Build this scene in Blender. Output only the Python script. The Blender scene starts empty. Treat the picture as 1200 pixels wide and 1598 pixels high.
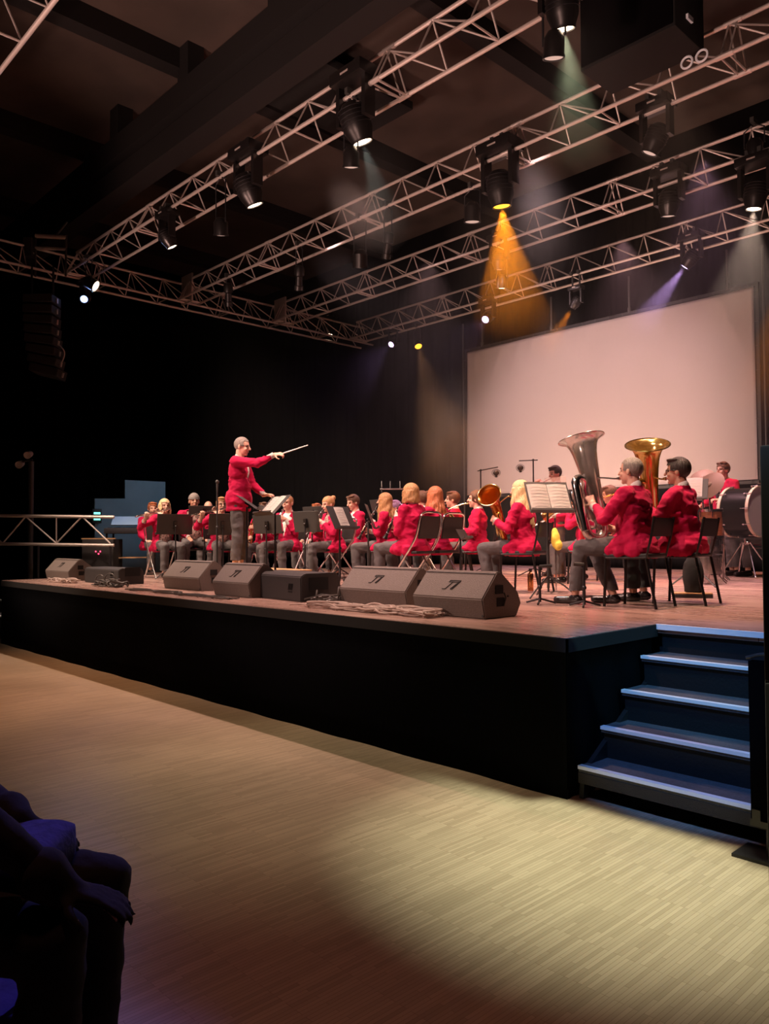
import bpy, bmesh, math, random
from mathutils import Vector, Matrix, Euler, Quaternion
random.seed(7)
# ---------------------------------------------------------------- camera
FPX = 1230.0; PITCH = math.atan(42/FPX); ROLL = -.0048; AZ = math.atan2(1170, 1230); CZ = 1.56
FH = Vector((-math.cos(AZ), math.sin(AZ), 0)); RH = Vector((math.sin(AZ), math.cos(AZ), 0))
_F = FH*math.cos(PITCH)+Vector((0,0,math.sin(PITCH))); _U0 = -FH*math.sin(PITCH)+Vector((0,0,math.cos(PITCH)))
_R = RH*math.cos(ROLL)+_U0*math.sin(ROLL); _U = -RH*math.sin(ROLL)+_U0*math.cos(ROLL)
S = bpy.context.scene; C = S.collection
cam = bpy.data.cameras.new('camera'); camo = bpy.data.objects.new('camera', cam); C.objects.link(camo)
camo.matrix_world = Matrix(((_R.x,_U.x,-_F.x,0),(_R.y,_U.y,-_F.y,0),(_R.z,_U.z,-_F.z,CZ),(0,0,0,1)))
cam.sensor_fit = 'VERTICAL'; cam.sensor_height = 24; cam.lens = 24*FPX/1598; cam.clip_end = 200; cam.clip_start = .05
S.camera = camo
S.view_settings.view_transform = 'Standard'; S.view_settings.look = 'None'
S.view_settings.exposure = 0.0; S.view_settings.gamma = 1; S.view_settings.use_curve_mapping = False
cy = S.cycles
cy.use_denoising = True
cy.max_bounces = 6; cy.diffuse_bounces = 3; cy.glossy_bounces = 4; cy.transmission_bounces = 4; cy.volume_bounces = 0; cy.transparent_max_bounces = 8
cy.caustics_reflective = False; cy.caustics_refractive = False; cy.sample_clamp_indirect = 4.0
try:
    cy.volume_step_rate = 4.0; cy.volume_max_steps = 64
except Exception: pass

def at(px, py, w=None, z=None, Y=None, X=None):
    """the point of the place seen at (px,py): at forward distance w, or on a plane"""
    d = _F+_R*((px-600)/FPX)+_U*((799-py)/FPX)
    if w is not None: t = w/d.dot(FH)
    elif z is not None: t = (z-CZ)/d.z
    elif Y is not None: t = Y/d.y
    else: t = X/d.x
    return Vector((d.x*t, d.y*t, CZ+d.z*t))

# ---------------------------------------------------------------- world and lights
W = bpy.data.worlds.new('world'); S.world = W; W.use_nodes = True
W.node_tree.nodes['Background'].inputs[0].default_value = (.5,.3,.25,1); W.node_tree.nodes['Background'].inputs[1].default_value = .004

def spot(name, loc, target, power, color, angle, blend=.4, radius=.08):
    l = bpy.data.lights.new(name, 'SPOT'); l.energy = power; l.color = color
    l.spot_size = math.radians(angle); l.spot_blend = blend; l.shadow_soft_size = radius
    o = bpy.data.objects.new(name, l); C.objects.link(o); o.location = loc
    o.rotation_euler = (Vector(target)-Vector(loc)).to_track_quat('-Z', 'Y').to_euler()
    return o
STAGE = .96
WARM = (1, .68, .52); PINK = (1, .52, .55)
# front light from behind and above the audience; added lamps, none seen there
spot('front_spot', (-13.5, -5.0, 6.3), (-10.6, 7.0, 1.4), 4200, WARM, 24, .5, .2)
spot('front_spot', (-9.5, -5.0, 6.4), (-4.8, 7.0, 1.6), 2600, (1,.62,.52), 26, .5, .2)
# washes hung on the overhead trusses
for x, tx, pw, col in ((-12.0,-11.6,1000,WARM),(-9.6,-9.4,900,WARM),(-7.2,-7.0,900,(1,.64,.55)),(-4.6,-4.6,1000,(1,.60,.50))):
    spot('truss_wash', (x, 2.9, 6.5), (tx, 7.0, 1.2), pw, col, 62, .7, .12)
spot('truss_wash', (-11.5, 5.9, 6.2), (-11.0, 6.6, 1), 1200, WARM, 86, .8, .06)
spot('truss_wash', (-7.4, 5.9, 6.2), (-6.6, 6.7, 1), 1500, (1,.60,.50), 90, .8, .06)
spot('truss_wash', (-3.6, 7.1, 6.2), (-3.9, 7.4, 1), 1300, (1,.55,.38), 75, .8, .06)
spot('truss_wash', (-6.2, 11.0, 6.2), (-5.6, 11.3, 1), 1100, (1,.5,.55), 80, .8, .06)
spot('truss_wash', (-4.2, 9.4, 6.2), (-4.0, 9.2, 1), 900, (1,.50,.72), 70, .9, .08)
spot('truss_wash', (-8.8, 9.4, 6.2), (-8.8, 9.4, 1), 700, (1,.55,.55), 80, .9, .08)
# screen wash, blue lamp on the steps
spot('screen_wash', (-8.2, 10.6, 1.3), (-8.4, 13.9, 2.8), 1250, (1,.60,.42), 125, .9, .3)
spot('screen_wash', (-10.6, 8.4, 6.5), (-8.6, 13.9, 3.4), 1150, (1,.66,.66), 66, .8, .3)
spot('screen_wash', (-6.0, 8.4, 6.5), (-8.6, 13.9, 3.4), 1050, (1,.66,.66), 66, .8, .3)
FLOORLAMP = (-1.7, 3.1, 6.3)
spot('floor_lamp', FLOORLAMP, (-2.05, 3.75, 0), 2250, (.98,1,.72), 31, 1, .004)
spot('floor_lamp', (-4.2, 3.0, 6.3), (-4.2, 3.2, 0), 430, (1,.80,.52), 40, 1, .1)
spot('floor_lamp', (-6.6, 3.0, 6.3), (-6.4, 3.1, 0), 420, (1,.58,.34), 40, 1, .1)
spot('floor_lamp', (-9.2, 3.0, 6.3), (-9.4, 2.7, 0), 800, (1,.48,.25), 56, 1, .1)
spot('floor_lamp', (-2.6, 0.5, 6.5), (-2.2, 1.8, 0), 150, (1,.35,.22), 60, 1, .2)
spot('step_lamp', (-1.0, .8, 5.6), (-2.1, 4.85, .55), 950, (.12,.38,1), 18, .35, .05)
spot('step_lamp', (1.6, 3.4, 4.2), (-2.7, 4.6, .5), 500, (.3,.75,.9), 17, .6, .05)
# added fill lamps out of frame, replacing stage bounce on the truss undersides
spot('truss_bounce_fill', (-9.5, -1.0, .3), (-9.2, 5.6, 6.8), 2600, (1,.58,.48), 58, .6, .25)
spot('truss_bounce_fill', (-3.2, -1.8, .3), (-4.6, 5.2, 6.8), 2600, (1,.58,.48), 60, .6, .25)

# ---------------------------------------------------------------- materials
def mat(name, col, rough=.6, metal=0, spec=None, bump=0, bscale=60, var=0, vscale=8, emit=None, es=0, alpha=None, coat=0, sheen=0, stretch=None):
    m = bpy.data.materials.new(name); m.use_nodes = True; nt = m.node_tree; b = nt.nodes['Principled BSDF']
    b.inputs['Base Color'].default_value = (*col, 1); b.inputs['Roughness'].default_value = rough; b.inputs['Metallic'].default_value = metal
    if spec is not None: b.inputs['Specular IOR Level'].default_value = spec
    if coat: b.inputs['Coat Weight'].default_value = coat
    if sheen: b.inputs['Sheen Weight'].default_value = sheen; b.inputs['Sheen Roughness'].default_value = .4
    if emit: b.inputs['Emission Color'].default_value = (*emit, 1); b.inputs['Emission Strength'].default_value = es
    if alpha is not None: b.inputs['Alpha'].default_value = alpha
    tc = nt.nodes.new('ShaderNodeTexCoord'); src = tc.outputs['Object']
    if stretch:
        mp = nt.nodes.new('ShaderNodeMapping'); mp.inputs['Scale'].default_value = stretch; nt.links.new(src, mp.inputs[0]); src = mp.outputs[0]
    if var:
        n = nt.nodes.new('ShaderNodeTexNoise'); n.inputs['Scale'].default_value = vscale; n.inputs['Detail'].default_value = 4
        r = nt.nodes.new('ShaderNodeValToRGB'); e = r.color_ramp.elements
        e[0].position = .3; e[0].color = (*[c*(1-var) for c in col], 1); e[1].position = .7; e[1].color = (*[min(1, c*(1+var)) for c in col], 1)
        nt.links.new(src, n.inputs[0]); nt.links.new(n.outputs[0], r.inputs[0]); nt.links.new(r.outputs[0], b.inputs['Base Color'])
    if bump:
        n = nt.nodes.new('ShaderNodeTexNoise'); n.inputs['Scale'].default_value = bscale; n.inputs['Detail'].default_value = 3
        bp = nt.nodes.new('ShaderNodeBump'); bp.inputs['Strength'].default_value = bump; bp.inputs['Distance'].default_value = .01
        nt.links.new(src, n.inputs[0]); nt.links.new(n.outputs[0], bp.inputs['Height']); nt.links.new(bp.outputs[0], b.inputs['Normal'])
    return m
M = {}
M['black'] = mat('black_metal', (.012,.012,.014), .45)
M['blackpaint'] = mat('black_paint', (.008,.007,.007), .35)
M['cabinet'] = mat('cabinet_paint', (.13,.108,.095), .62, bump=.5, bscale=160, var=.15, vscale=90)
M['cabdark'] = mat('cabinet_paint_dark', (.02,.018,.018), .6, bump=.4, bscale=160)
M['nearblack'] = mat('near_black_paint', (.004,.004,.004), .9)  # near-black; also painted where handle cutouts lie in shade
M['desk'] = mat('stand_desk', (.035,.035,.033), .5, bump=.05)
M['chrome'] = mat('chrome', (.75,.74,.73), .18, 1)
M['alu'] = mat('truss_aluminium', (.62,.56,.52), .45, .55, bump=.15, bscale=40)
M['nosing'] = mat('step_nosing', (.85,.93,1), .45)
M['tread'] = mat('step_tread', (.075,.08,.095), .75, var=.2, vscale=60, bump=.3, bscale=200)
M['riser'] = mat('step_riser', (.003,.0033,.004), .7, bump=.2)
M['drape'] = mat('black_drape', (.0035,.003,.0035), .95, spec=0, bump=.3, bscale=12, stretch=(6,6,.4))
M['skirt'] = mat('stage_skirt', (.006,.007,.009), .9, spec=.05, bump=.5, bscale=9, stretch=(5,5,.5))
M['ceil'] = mat('ceiling_paint', (.06,.044,.036), .9, var=.3, vscale=.8)
M['beam'] = mat('dark_beam', (.005,.004,.004), .8)
M['screen'] = mat('screen_cloth', (.62,.55,.53), .85, spec=.2)
M['screenframe'] = mat('screen_frame', (.01,.01,.01), .6)
M['jacket'] = mat('crimson_wool', (.46,.005,.058), .8, bump=.9, bscale=11, var=.12, vscale=9, sheen=.04, spec=.2)
M['trouser'] = mat('charcoal_trousers', (.085,.078,.08), .85, bump=.25, bscale=30, var=.15, vscale=12)
M['trouser2'] = mat('black_trousers', (.022,.02,.022), .85, bump=.25, bscale=30)
M['shirt'] = mat('white_shirt', (.85,.82,.78), .8, bump=.1)
M['tie'] = mat('dark_tie', (.03,.02,.03), .6)
M['pattern'] = mat('patterned_blouse', (.35,.22,.2), .8, var=.9, vscale=38)
M['shoe'] = mat('black_leather', (.015,.013,.013), .25)
M['sole'] = mat('shoe_sole', (.3,.26,.24), .7)
M['skin'] = mat('skin', (.72,.42,.31), .5, bump=.06, bscale=90)
M['skin2'] = mat('skin_tan', (.46,.24,.16), .5, bump=.06, bscale=90)
M['lip'] = mat('lips', (.45,.14,.12), .45)
M['eye'] = mat('eye', (.04,.02,.015), .2)
M['brow'] = mat('brow', (.16,.09,.06), .8)
def hairmat(n, c): return mat('hair_'+n, c, .45, bump=.9, bscale=22, var=.35, vscale=18, stretch=(7,7,.8))
M['blond'] = hairmat('blond', (.72,.5,.26)); M['honey'] = hairmat('honey', (.42,.22,.09)); M['brown'] = hairmat('brown', (.11,.05,.025))
M['ginger'] = hairmat('ginger', (.42,.13,.05)); M['dark'] = hairmat('dark', (.03,.018,.014)); M['grey'] = hairmat('grey', (.27,.23,.20)); M['lilac'] = hairmat('lilac', (.3,.16,.3))
M['beanie'] = mat('grey_knit', (.2,.18,.17), .95, bump=.8, bscale=60)
M['gold'] = mat('lacquered_brass', (.88,.68,.30), .17, 1, coat=.3); M['amberbrass'] = mat('orange_brass', (.88,.42,.10), .2, 1, coat=.3)
M['silver'] = mat('silver_plate', (.92,.90,.88), .17, 1)
M['copper'] = mat('red_brass', (.75,.32,.12), .18, 1)
M['wood'] = mat('black_wood', (.02,.015,.015), .3)
M['paper'] = mat('paper', (.9,.87,.82), .8)
M['ink'] = mat('ink', (.66,.62,.57), .8)
M['glass'] = mat('clear_acrylic', (.75,.7,.68), .15, alpha=.28)
M['rubber'] = mat('rubber', (.01,.01,.01), .8)
M['cable'] = mat('cable', (.05,.045,.04), .5)
M['cablepale'] = mat('cable_pale', (.40,.31,.27), .5)
M['woodshell'] = mat('drum_wood', (.42,.15,.06), .3, var=.3, vscale=10, stretch=(1,1,8), coat=.3)
M['hoop'] = mat('cream_hoop', (.75,.62,.5), .4)
M['drumhead'] = mat('drum_head', (.72,.66,.72), .6)
M['bronze'] = mat('cymbal_bronze', (.13,.08,.045), .5, .3)
M['plank'] = mat('plank', (.5,.3,.14), .6, var=.3, vscale=6, stretch=(1,8,1))
M['yellow'] = mat('yellow_cloth', (.85,.68,.1), .9, bump=.5, bscale=40)
M['redtrim'] = mat('red_plastic', (.6,.02,.03), .4)
M['tealpanel'] = mat('grey_wall_panel', (.28,.42,.5), .8, var=.1, vscale=2)
M['denim'] = mat('blue_denim', (.05,.06,.28), .9, bump=.4, bscale=60, var=.3, vscale=20)
M['coat'] = mat('black_coat', (.006,.005,.006), .9, bump=.3, bscale=30)
M['violet'] = mat('violet_cloth', (.14,.08,.3), .9, bump=.3, var=.3, vscale=12)
def em(n, c, s): return mat(n, (.02,.02,.02), .5, emit=c, es=s)
M['lens_amber'] = em('lens_amber', (1,.36,.02), 4); M['lens_violet'] = em('lens_violet', (.8,.55,1), 6)
M['lens_warm'] = em('lens_warm', (1,.72,.5), 9); M['lens_dim'] = em('lens_dim', (1,.62,.5), .7); M['lens_blue'] = em('lens_blue', (.3,.45,1), 5)
M['lens_green'] = em('indicator_green', (.2,.9,.7), 2.0); M['led_red'] = em('indicator_red', (1,.05,.12), 4); M['lens_off'] = mat('lens_glass', (.3,.28,.3), .1, .6)

# hall floor: narrow staggered maple strips running away from the stage
def strip_mat(name, c1, c2, w, l, rough, rz, gap=(.25,.16,.1), gsz=.0006, rb=.35, ns=None):
    m = bpy.data.materials.new(name); m.use_nodes = True; nt = m.node_tree; b = nt.nodes['Principled BSDF']; L = nt.links.new
    tc = nt.nodes.new('ShaderNodeTexCoord'); mp = nt.nodes.new('ShaderNodeMapping'); mp.inputs['Rotation'].default_value = (0,0,rz)
    br = nt.nodes.new('ShaderNodeTexBrick'); br.inputs['Scale'].default_value = 1; br.inputs['Brick Width'].default_value = l; br.inputs['Row Height'].default_value = w
    br.inputs['Mortar Size'].default_value = gsz; br.inputs['Mortar'].default_value = (*gap,1); br.inputs['Color1'].default_value = (*c1,1); br.inputs['Color2'].default_value = (*c2,1); br.offset = .37; br.offset_frequency = 3
    no = nt.nodes.new('ShaderNodeTexNoise'); no.inputs['Scale'].default_value = 1.3; no.inputs['Detail'].default_value = 5
    mx = nt.nodes.new('ShaderNodeMix'); mx.data_type = 'RGBA'; mx.blend_type = 'MULTIPLY'; mx.inputs[0].default_value = rb
    L(tc.outputs['Object'], mp.inputs[0]); L(mp.outputs[0], br.inputs[0]); L(tc.outputs['Object'], no.inputs[0])
    if ns:
        mq = nt.nodes.new('ShaderNodeMapping'); mq.inputs['Scale'].default_value = ns; L(tc.outputs['Object'], mq.inputs[0]); L(mq.outputs[0], no.inputs[0])
    L(br.outputs['Color'], mx.inputs[6]); L(no.outputs[0], mx.inputs[7]); L(mx.outputs[2], b.inputs['Base Color'])
    mr = nt.nodes.new('ShaderNodeMapRange'); mr.inputs[3].default_value = rough-.06; mr.inputs[4].default_value = rough+.1
    L(no.outputs[0], mr.inputs[0]); L(mr.outputs[0], b.inputs['Roughness'])
    return m
M['parquet'] = strip_mat('maple_strip_parquet', (.66,.55,.40), (.50,.41,.29), .018, .27, .3, math.pi/2)
M['stagefloor'] = strip_mat('worn_stage_boards', (.62,.42,.35), (.46,.30,.25), .6, 2.0, .26, 0, gap=(.12,.06,.05), gsz=.004, rb=.75, ns=(1.2,7,1))

# ---------------------------------------------------------------- mesh helpers
def nb():
    return bmesh.new()
def obj_(name, bm, m, parent=None, smooth='auto', loc=None, fix=True):
    me = bpy.data.meshes.new(name)
    if fix: bmesh.ops.recalc_face_normals(bm, faces=bm.faces[:])
    bm.to_mesh(me); bm.free()
    return finish(name, me, m, parent, smooth, loc)
def finish(name, me, m, parent=None, smooth='auto', loc=None):
    if smooth:
        me.shade_smooth()
        if smooth == 'auto': me.set_sharp_from_angle(angle=math.radians(35))
    if not me.materials:
        for x in (m if isinstance(m, (list, tuple)) else [m]): me.materials.append(M[x])
    o = bpy.data.objects.new(name, me); C.objects.link(o)
    if parent: o.parent = parent
    if loc is not None: o.location = loc
    return o
obj = obj_
def tag(o, label, cat, group=None, kind=None):
    if label: o['label'] = label
    if cat: o['category'] = cat
    if group: o['group'] = group
    if kind: o['kind'] = kind
    return o
def thing(name, label, cat, loc=(0,0,0), rz=0, group=None, mw=None):
    o = bpy.data.objects.new(name, None); C.objects.link(o); o.empty_display_size = .1
    if mw is not None: o.matrix_world = mw
    else: o.location = loc; o.rotation_euler = (0,0,rz)
    return tag(o, label, cat, group)
def struct(name, bm, m, smooth='auto'):
    o = obj(name, bm, m, None, smooth); o['kind'] = 'structure'; return o
def copy_tree(o, parent=None):
    c = o.copy(); C.objects.link(c); c.parent = parent
    for ch in [x for x in C.objects if x.parent == o]:
        copy_tree(ch, c)
    return c
def box(bm, a, b, mtx=None):
    a = Vector(a); b = Vector(b)
    vs = [bm.verts.new((x,y,z)) for z in (a.z,b.z) for y in (a.y,b.y) for x in (a.x,b.x)]
    if mtx is not None:
        for v in vs: v.co = mtx@v.co
    for f in ((0,2,3,1),(4,5,7,6),(0,1,5,4),(2,6,7,3),(0,4,6,2),(1,3,7,5)): bm.faces.new([vs[i] for i in f])
    return vs
def cbox(bm, c, d, mtx=None):
    c = Vector(c); d = Vector(d)/2
    return box(bm, c-d, c+d, mtx)
def bbox(a, b, r=.006, seg=2):
    bm = nb(); box(bm, a, b)
    bmesh.ops.bevel(bm, geom=bm.edges[:], offset=r, segments=seg, affect='EDGES', profile=.6)
    return bm
def frame(d):
    d = d.normalized(); a = Vector((0,0,1)) if abs(d.z) < .9 else Vector((1,0,0))
    u = d.cross(a).normalized(); return u, d.cross(u).normalized()
def tube(bm, pts, r, n=8, cap=True, closed=False):
    """swept tube through pts; r a number or one radius per point"""
    pts = [Vector(p) for p in pts]; N = len(pts); rs = r if isinstance(r, (list, tuple)) else [r]*N
    rings = []; u = None
    for i in range(N):
        if closed: d = pts[(i+1) % N]-pts[i-1]
        else: d = pts[min(i+1,N-1)]-pts[max(i-1,0)]
        if d.length < 1e-9: d = Vector((0,0,1))
        d.normalize()
        if u is None: u, v = frame(d)
        else:
            u = (u-d*u.dot(d))
            u = u.normalized() if u.length > 1e-6 else frame(d)[0]
            v = d.cross(u)
        rings.append([bm.verts.new(pts[i]+(u*math.cos(t)+v*math.sin(t))*rs[i]) for t in [2*math.pi*k/n for k in range(n)]])
    for i in range(N if closed else N-1):
        A, B = rings[i], rings[(i+1) % N]
        for k in range(n): bm.faces.new((A[k], A[(k+1) % n], B[(k+1) % n], B[k]))
    if cap and not closed:
        for q in (rings[0], rings[-1]):
            try: bm.faces.new(q)
            except Exception: pass
def cyl(bm, a, b, r, r2=None, n=12): tube(bm, [a,b], [r, r if r2 is None else r2], n)
def spline(pts, k=6):
    P = [Vector(p) for p in pts]; P = [P[0]*2-P[1]]+P+[P[-1]*2-P[-2]]; out = []
    for i in range(1, len(P)-2):
        for j in range(k):
            t = j/k; a,b,c,d = P[i-1:i+3]
            out.append(.5*((2*b)+(c-a)*t+(2*a-5*b+4*c-d)*t*t+(3*b-a-3*c+d)*t**3))
    return out+[P[-2]]
def ell(bm, c, r, rot=None, u=16, v=12):
    m = Matrix.Translation(Vector(c))
    if rot is not None: m = m@(rot if isinstance(rot, Matrix) else Euler(rot).to_matrix().to_4x4())
    m = m@Matrix.Diagonal((*r,1)) if not isinstance(r,(int,float)) else m@Matrix.Diagonal((r,r,r,1))
    bmesh.ops.create_uvsphere(bm, u_segments=u, v_segments=v, radius=1, matrix=m)
def caps(bm, a, b, ra, rb=None, n=14, flat=None):
    """tapered limb segment with round ends"""
    rb = ra if rb is None else rb; a = Vector(a); b = Vector(b); d = b-a; L = d.length
    if L < 1e-6: return ell(bm, a, ra)
    d.normalize(); pts = []; rs = []
    for k in range(5):
        t = math.pi/2*(k/4); pts.append(a-d*ra*math.cos(t)); rs.append(max(ra*math.sin(t), ra*.02))
    for k in range(5):
        t = math.pi/2*(k/4); pts.append(b+d*rb*math.sin(t)); rs.append(max(rb*math.cos(t), rb*.02))
    tube(bm, pts, rs, n)
def lathe(bm, prof, n=32, mtx=None, cap=False):
    rings = []
    for (r, z) in prof:
        rings.append([bm.verts.new(((mtx or Matrix())@Vector((r*math.cos(2*math.pi*k/n), r*math.sin(2*math.pi*k/n), z)))) for k in range(n)])
    for A, B in zip(rings, rings[1:]):
        for k in range(n): bm.faces.new((A[k],A[(k+1)%n],B[(k+1)%n],B[k]))
    if cap:
        bm.faces.new(rings[0]); bm.faces.new(rings[-1])
def prism(bm, poly, x0, x1, mtx=None):
    """poly in (y,z), extruded along x"""
    A = [bm.verts.new((x0,y,z)) for y,z in poly]; B = [bm.verts.new((x1,y,z)) for y,z in poly]
    if mtx is not None:
        for v in A+B: v.co = mtx@v.co
    bm.faces.new(A); bm.faces.new(B[::-1]); n = len(poly)
    for i in range(n): bm.faces.new((A[i],B[i],B[(i+1)%n],A[(i+1)%n]))
def remesh(bm, vox, smooth=2, name='m', post=None):
    me = bpy.data.meshes.new(name+'_src'); bm.to_mesh(me); bm.free()
    o = bpy.data.objects.new('tmp', me); C.objects.link(o)
    r = o.modifiers.new('r','REMESH'); r.mode = 'VOXEL'; r.voxel_size = vox
    if smooth:
        s = o.modifiers.new('s','SMOOTH'); s.iterations = smooth; s.factor = .5
    dg = bpy.context.evaluated_depsgraph_get(); dg.update()
    out = bpy.data.meshes.new_from_object(o.evaluated_get(dg))
    out.name = name
    bpy.data.objects.remove(o); bpy.data.meshes.remove(me)
    return out
def align(a, b, up=Vector((0,0,1))):
    """matrix with local Z along b-a, origin at a"""
    z = (Vector(b)-Vector(a)).normalized(); x = Vector(up).cross(z)
    if x.length < 1e-4: x = Vector((1,0,0))
    x.normalize(); y = z.cross(x)
    return Matrix(((x.x,y.x,z.x,a[0]),(x.y,y.y,z.y,a[1]),(x.z,y.z,z.z,a[2]),(0,0,0,1)))
# ================================================================ the hall
bm = nb(); box(bm, (-22,-9,-.2), (6,16,0)); struct('floor', bm, 'parquet', False)
bm = nb(); box(bm, (-22,15.3,0), (6,15.5,9.8)); struct('wall_back', bm, 'drape', False)
bm = nb(); box(bm, (-22.2,-9,0), (-22,15.5,9.8)); struct('wall_left', bm, 'drape', False)
bm = nb(); box(bm, (6,-9,0), (6.2,15.5,9.8)); struct('wall_right', bm, 'drape', False)
bm = nb(); box(bm, (-22.2,-9.2,0), (6.2,-9,9.8)); struct('wall_front', bm, 'drape', False)
bm = nb(); box(bm, (-22.2,-9.2,9.8), (6.2,15.5,10)); struct('ceiling', bm, 'ceil', False)

def curtain(name, p, q, z0, z1, m, amp=.09, wl=.42, n=None, par=None, phase=0, seedv=1):
    """hanging pleated cloth between two floor points, with real folds"""
    rd = random.Random(seedv); p = Vector(p); q = Vector(q); d = q-p; Ln = d.length; d.normalize(); nn = Vector((-d.y,d.x,0))
    n = n or max(8, int(Ln/wl*8)); bm = nb(); rows = 5; g = []
    ph = [rd.uniform(-.6,.6) for _ in range(n+1)]
    for j in range(rows+1):
        t = j/rows; row = []
        for i in range(n+1):
            s = Ln*i/n; a = amp*(1-.35*t)
            off = a*math.sin(2*math.pi*s/wl+phase+.5*math.sin(s*1.7)+ph[i]*.25)
            row.append(bm.verts.new((p.x+d.x*s+nn.x*off, p.y+d.y*s+nn.y*off, z0+(z1-z0)*t)))
        g.append(row)
    for j in range(rows):
        for i in range(n): bm.faces.new((g[j][i],g[j][i+1],g[j+1][i+1],g[j+1][i]))
    gm = bmesh.ops.solidify(bm, geom=bm.faces[:], thickness=.006)
    return obj(name, bm, m, par, True)
tag(curtain('stage_curtain', (-21,14.9,0), (-12.05,14.9,0), 0, 8.3, 'drape', .1, .5, seedv=3), 'long black pleated drape across the back wall, left of the white screen', 'curtain')
tag(curtain('stage_curtain', (-11.9,14.9,0), (3,14.9,0), 0, 8.3, 'drape', .1, .5, seedv=4), 'black pleated drape hanging right behind the white projection screen', 'curtain')
tag(curtain('stage_curtain', (-19.2,3.5,0), (-19.2,14.7,0), 0, 7.4, 'drape', .1, .5, seedv=5), 'black pleated side drape behind the flute players, beyond the left truss', 'curtain')

# ---- stage
X0, X1, XR, YF, YN = -12.72, -2.69, 3.0, 4.06, 5.16
poly = [(X0,YF),(X1,YF),(X1,YN),(XR,YN),(XR,14.2),(X0,14.2)]
def extr(poly, z0, z1):
    bm = nb(); A = [bm.verts.new((x,y,z0)) for x,y in poly]; B = [bm.verts.new((x,y,z1)) for x,y in poly]
    bm.faces.new(A[::-1]); bm.faces.new(B); n = len(poly)
    for i in range(n): bm.faces.new((A[i],A[(i+1)%n],B[(i+1)%n],B[i]))
    return bm
struct('stage_floor', extr(poly, STAGE-.06, STAGE), 'stagefloor', False)
bm = nb(); box(bm, (X0+.1,YN+.1,0), (XR,14.1,STAGE-.062)); box(bm, (X0+.1,YF+.12,0), (X1-.12,YN+.1,STAGE-.062)); struct('stage_base', bm, 'nearblack', False)
# stage edge rail under the boards, then the skirts
bm = nb(); box(bm, (X0,YF-.012,STAGE-.085), (X1+.012,YF+.0,STAGE-.004)); box(bm, (X1,YF-.012,STAGE-.085), (X1+.012,YN,STAGE-.004)); struct('trim_1', bm, 'nearblack', False)
bm = nb(); box(bm, (X1+.01,YN-.02,STAGE-.035), (XR,YN+.0,STAGE+.002)); o = struct('trim_2', bm, 'nosing', False)
tag(curtain('stage_skirt', (X0,YF+.0,0), (X1-.01,YF+.0,0), .0, STAGE-.06, 'skirt', .008, .9, n=220, seedv=8), 'long black cloth skirt along the front of the stage', 'stage skirt')
tag(curtain('stage_skirt', (X1-.01,YF+.01,0), (X1-.01,YN-.05,0), .0, STAGE-.06, 'skirt', .013, .3, n=60, seedv=9), 'short black cloth skirt on the stage side beside the right steps', 'stage skirt')
tag(curtain('stage_skirt', (X0-.01,YF+.1,0), (X0-.01,9,0), .0, STAGE-.06, 'skirt', .015, .3, n=90, seedv=10), 'black cloth skirt on the left end of the stage by the left steps', 'stage skirt')

# ---- steps
def steps(label, x0, x1, yf, run, n, h, label_group=None):
    t = thing('stage_steps', label, 'steps', (x0, yf, 0))
    for k in range(n-1):
        z = h*(k+1)/n; y = run*k
        bm = nb(); box(bm, (0,y+.0,z-.035), (x1-x0,y+run+.02,z)); tr = obj('tread', bm, 'tread', t, False)
        bm = nb(); box(bm, (0,y-.010,z-.016), (x1-x0,y+.032,z+.004)); obj('nosing', bm, 'nosing', tr, False)
    for k in range(n):
        z = h*k/n; y = run*k
        if k == 0: continue
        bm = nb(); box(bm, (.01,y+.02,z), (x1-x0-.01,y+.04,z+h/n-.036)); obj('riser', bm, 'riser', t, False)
    bm = nb(); box(bm, (0,-.005,h/n-.1), (x1-x0,.03,h/n-.036)); obj('front_rail', bm, 'cabdark', t, False)
    for x in (0, x1-x0-.03):
        bm = nb(); prism(bm, [(0,.0),(.06,.0),(run*(n-1),h*(n-1)/n-.16),(run*(n-1),h*(n-1)/n-.04),(0.02,h/n-.04)], x, x+.03); obj('stringer', bm, 'black', t, False)
    return t
steps('five black steps with bright blue edged treads at the right of the stage', X1+.02, -1.55, 4.14, .257, 5, STAGE)
steps('black steps with thin blue edges at the far left end of the stage', X0-1.35, X0-.08, 3.9, .27, 5, STAGE)

# black post with its clamp foot that ends the right steps
t = thing('rail_post', 'black cloth-wrapped post at the outer front corner of the right steps', 'post', (-1.6,4.02,0))
bm = nb(); box(bm, (-.0,-.03,.16), (.16,.03,.95)); obj('post_panel', bm, 'drape', t)
bm = nb(); cyl(bm, (.08,0,0), (.08,0,.24), .022); obj('pole', bm, 'blackpaint', t)
bm = nb(); cbox(bm, (.08,-.01,.17), (.16,.07,.03)); cbox(bm, (.03,-.02,.21), (.04,.05,.05)); cyl(bm, (.13,-.04,.19), (.13,.04,.15), .012); obj('clamp', bm, 'desk', t)
bm = nb(); cbox(bm, (.08,0,.008), (.3,.2,.016)); obj('foot_plate', bm, 'black', t)
bm = nb(); tube(bm, spline([(-.02,.0,.96),(.06,.0,.985),(.16,.01,.99),(.2,.02,.97)]), .009); obj('handle', bm, 'desk', t)

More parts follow.
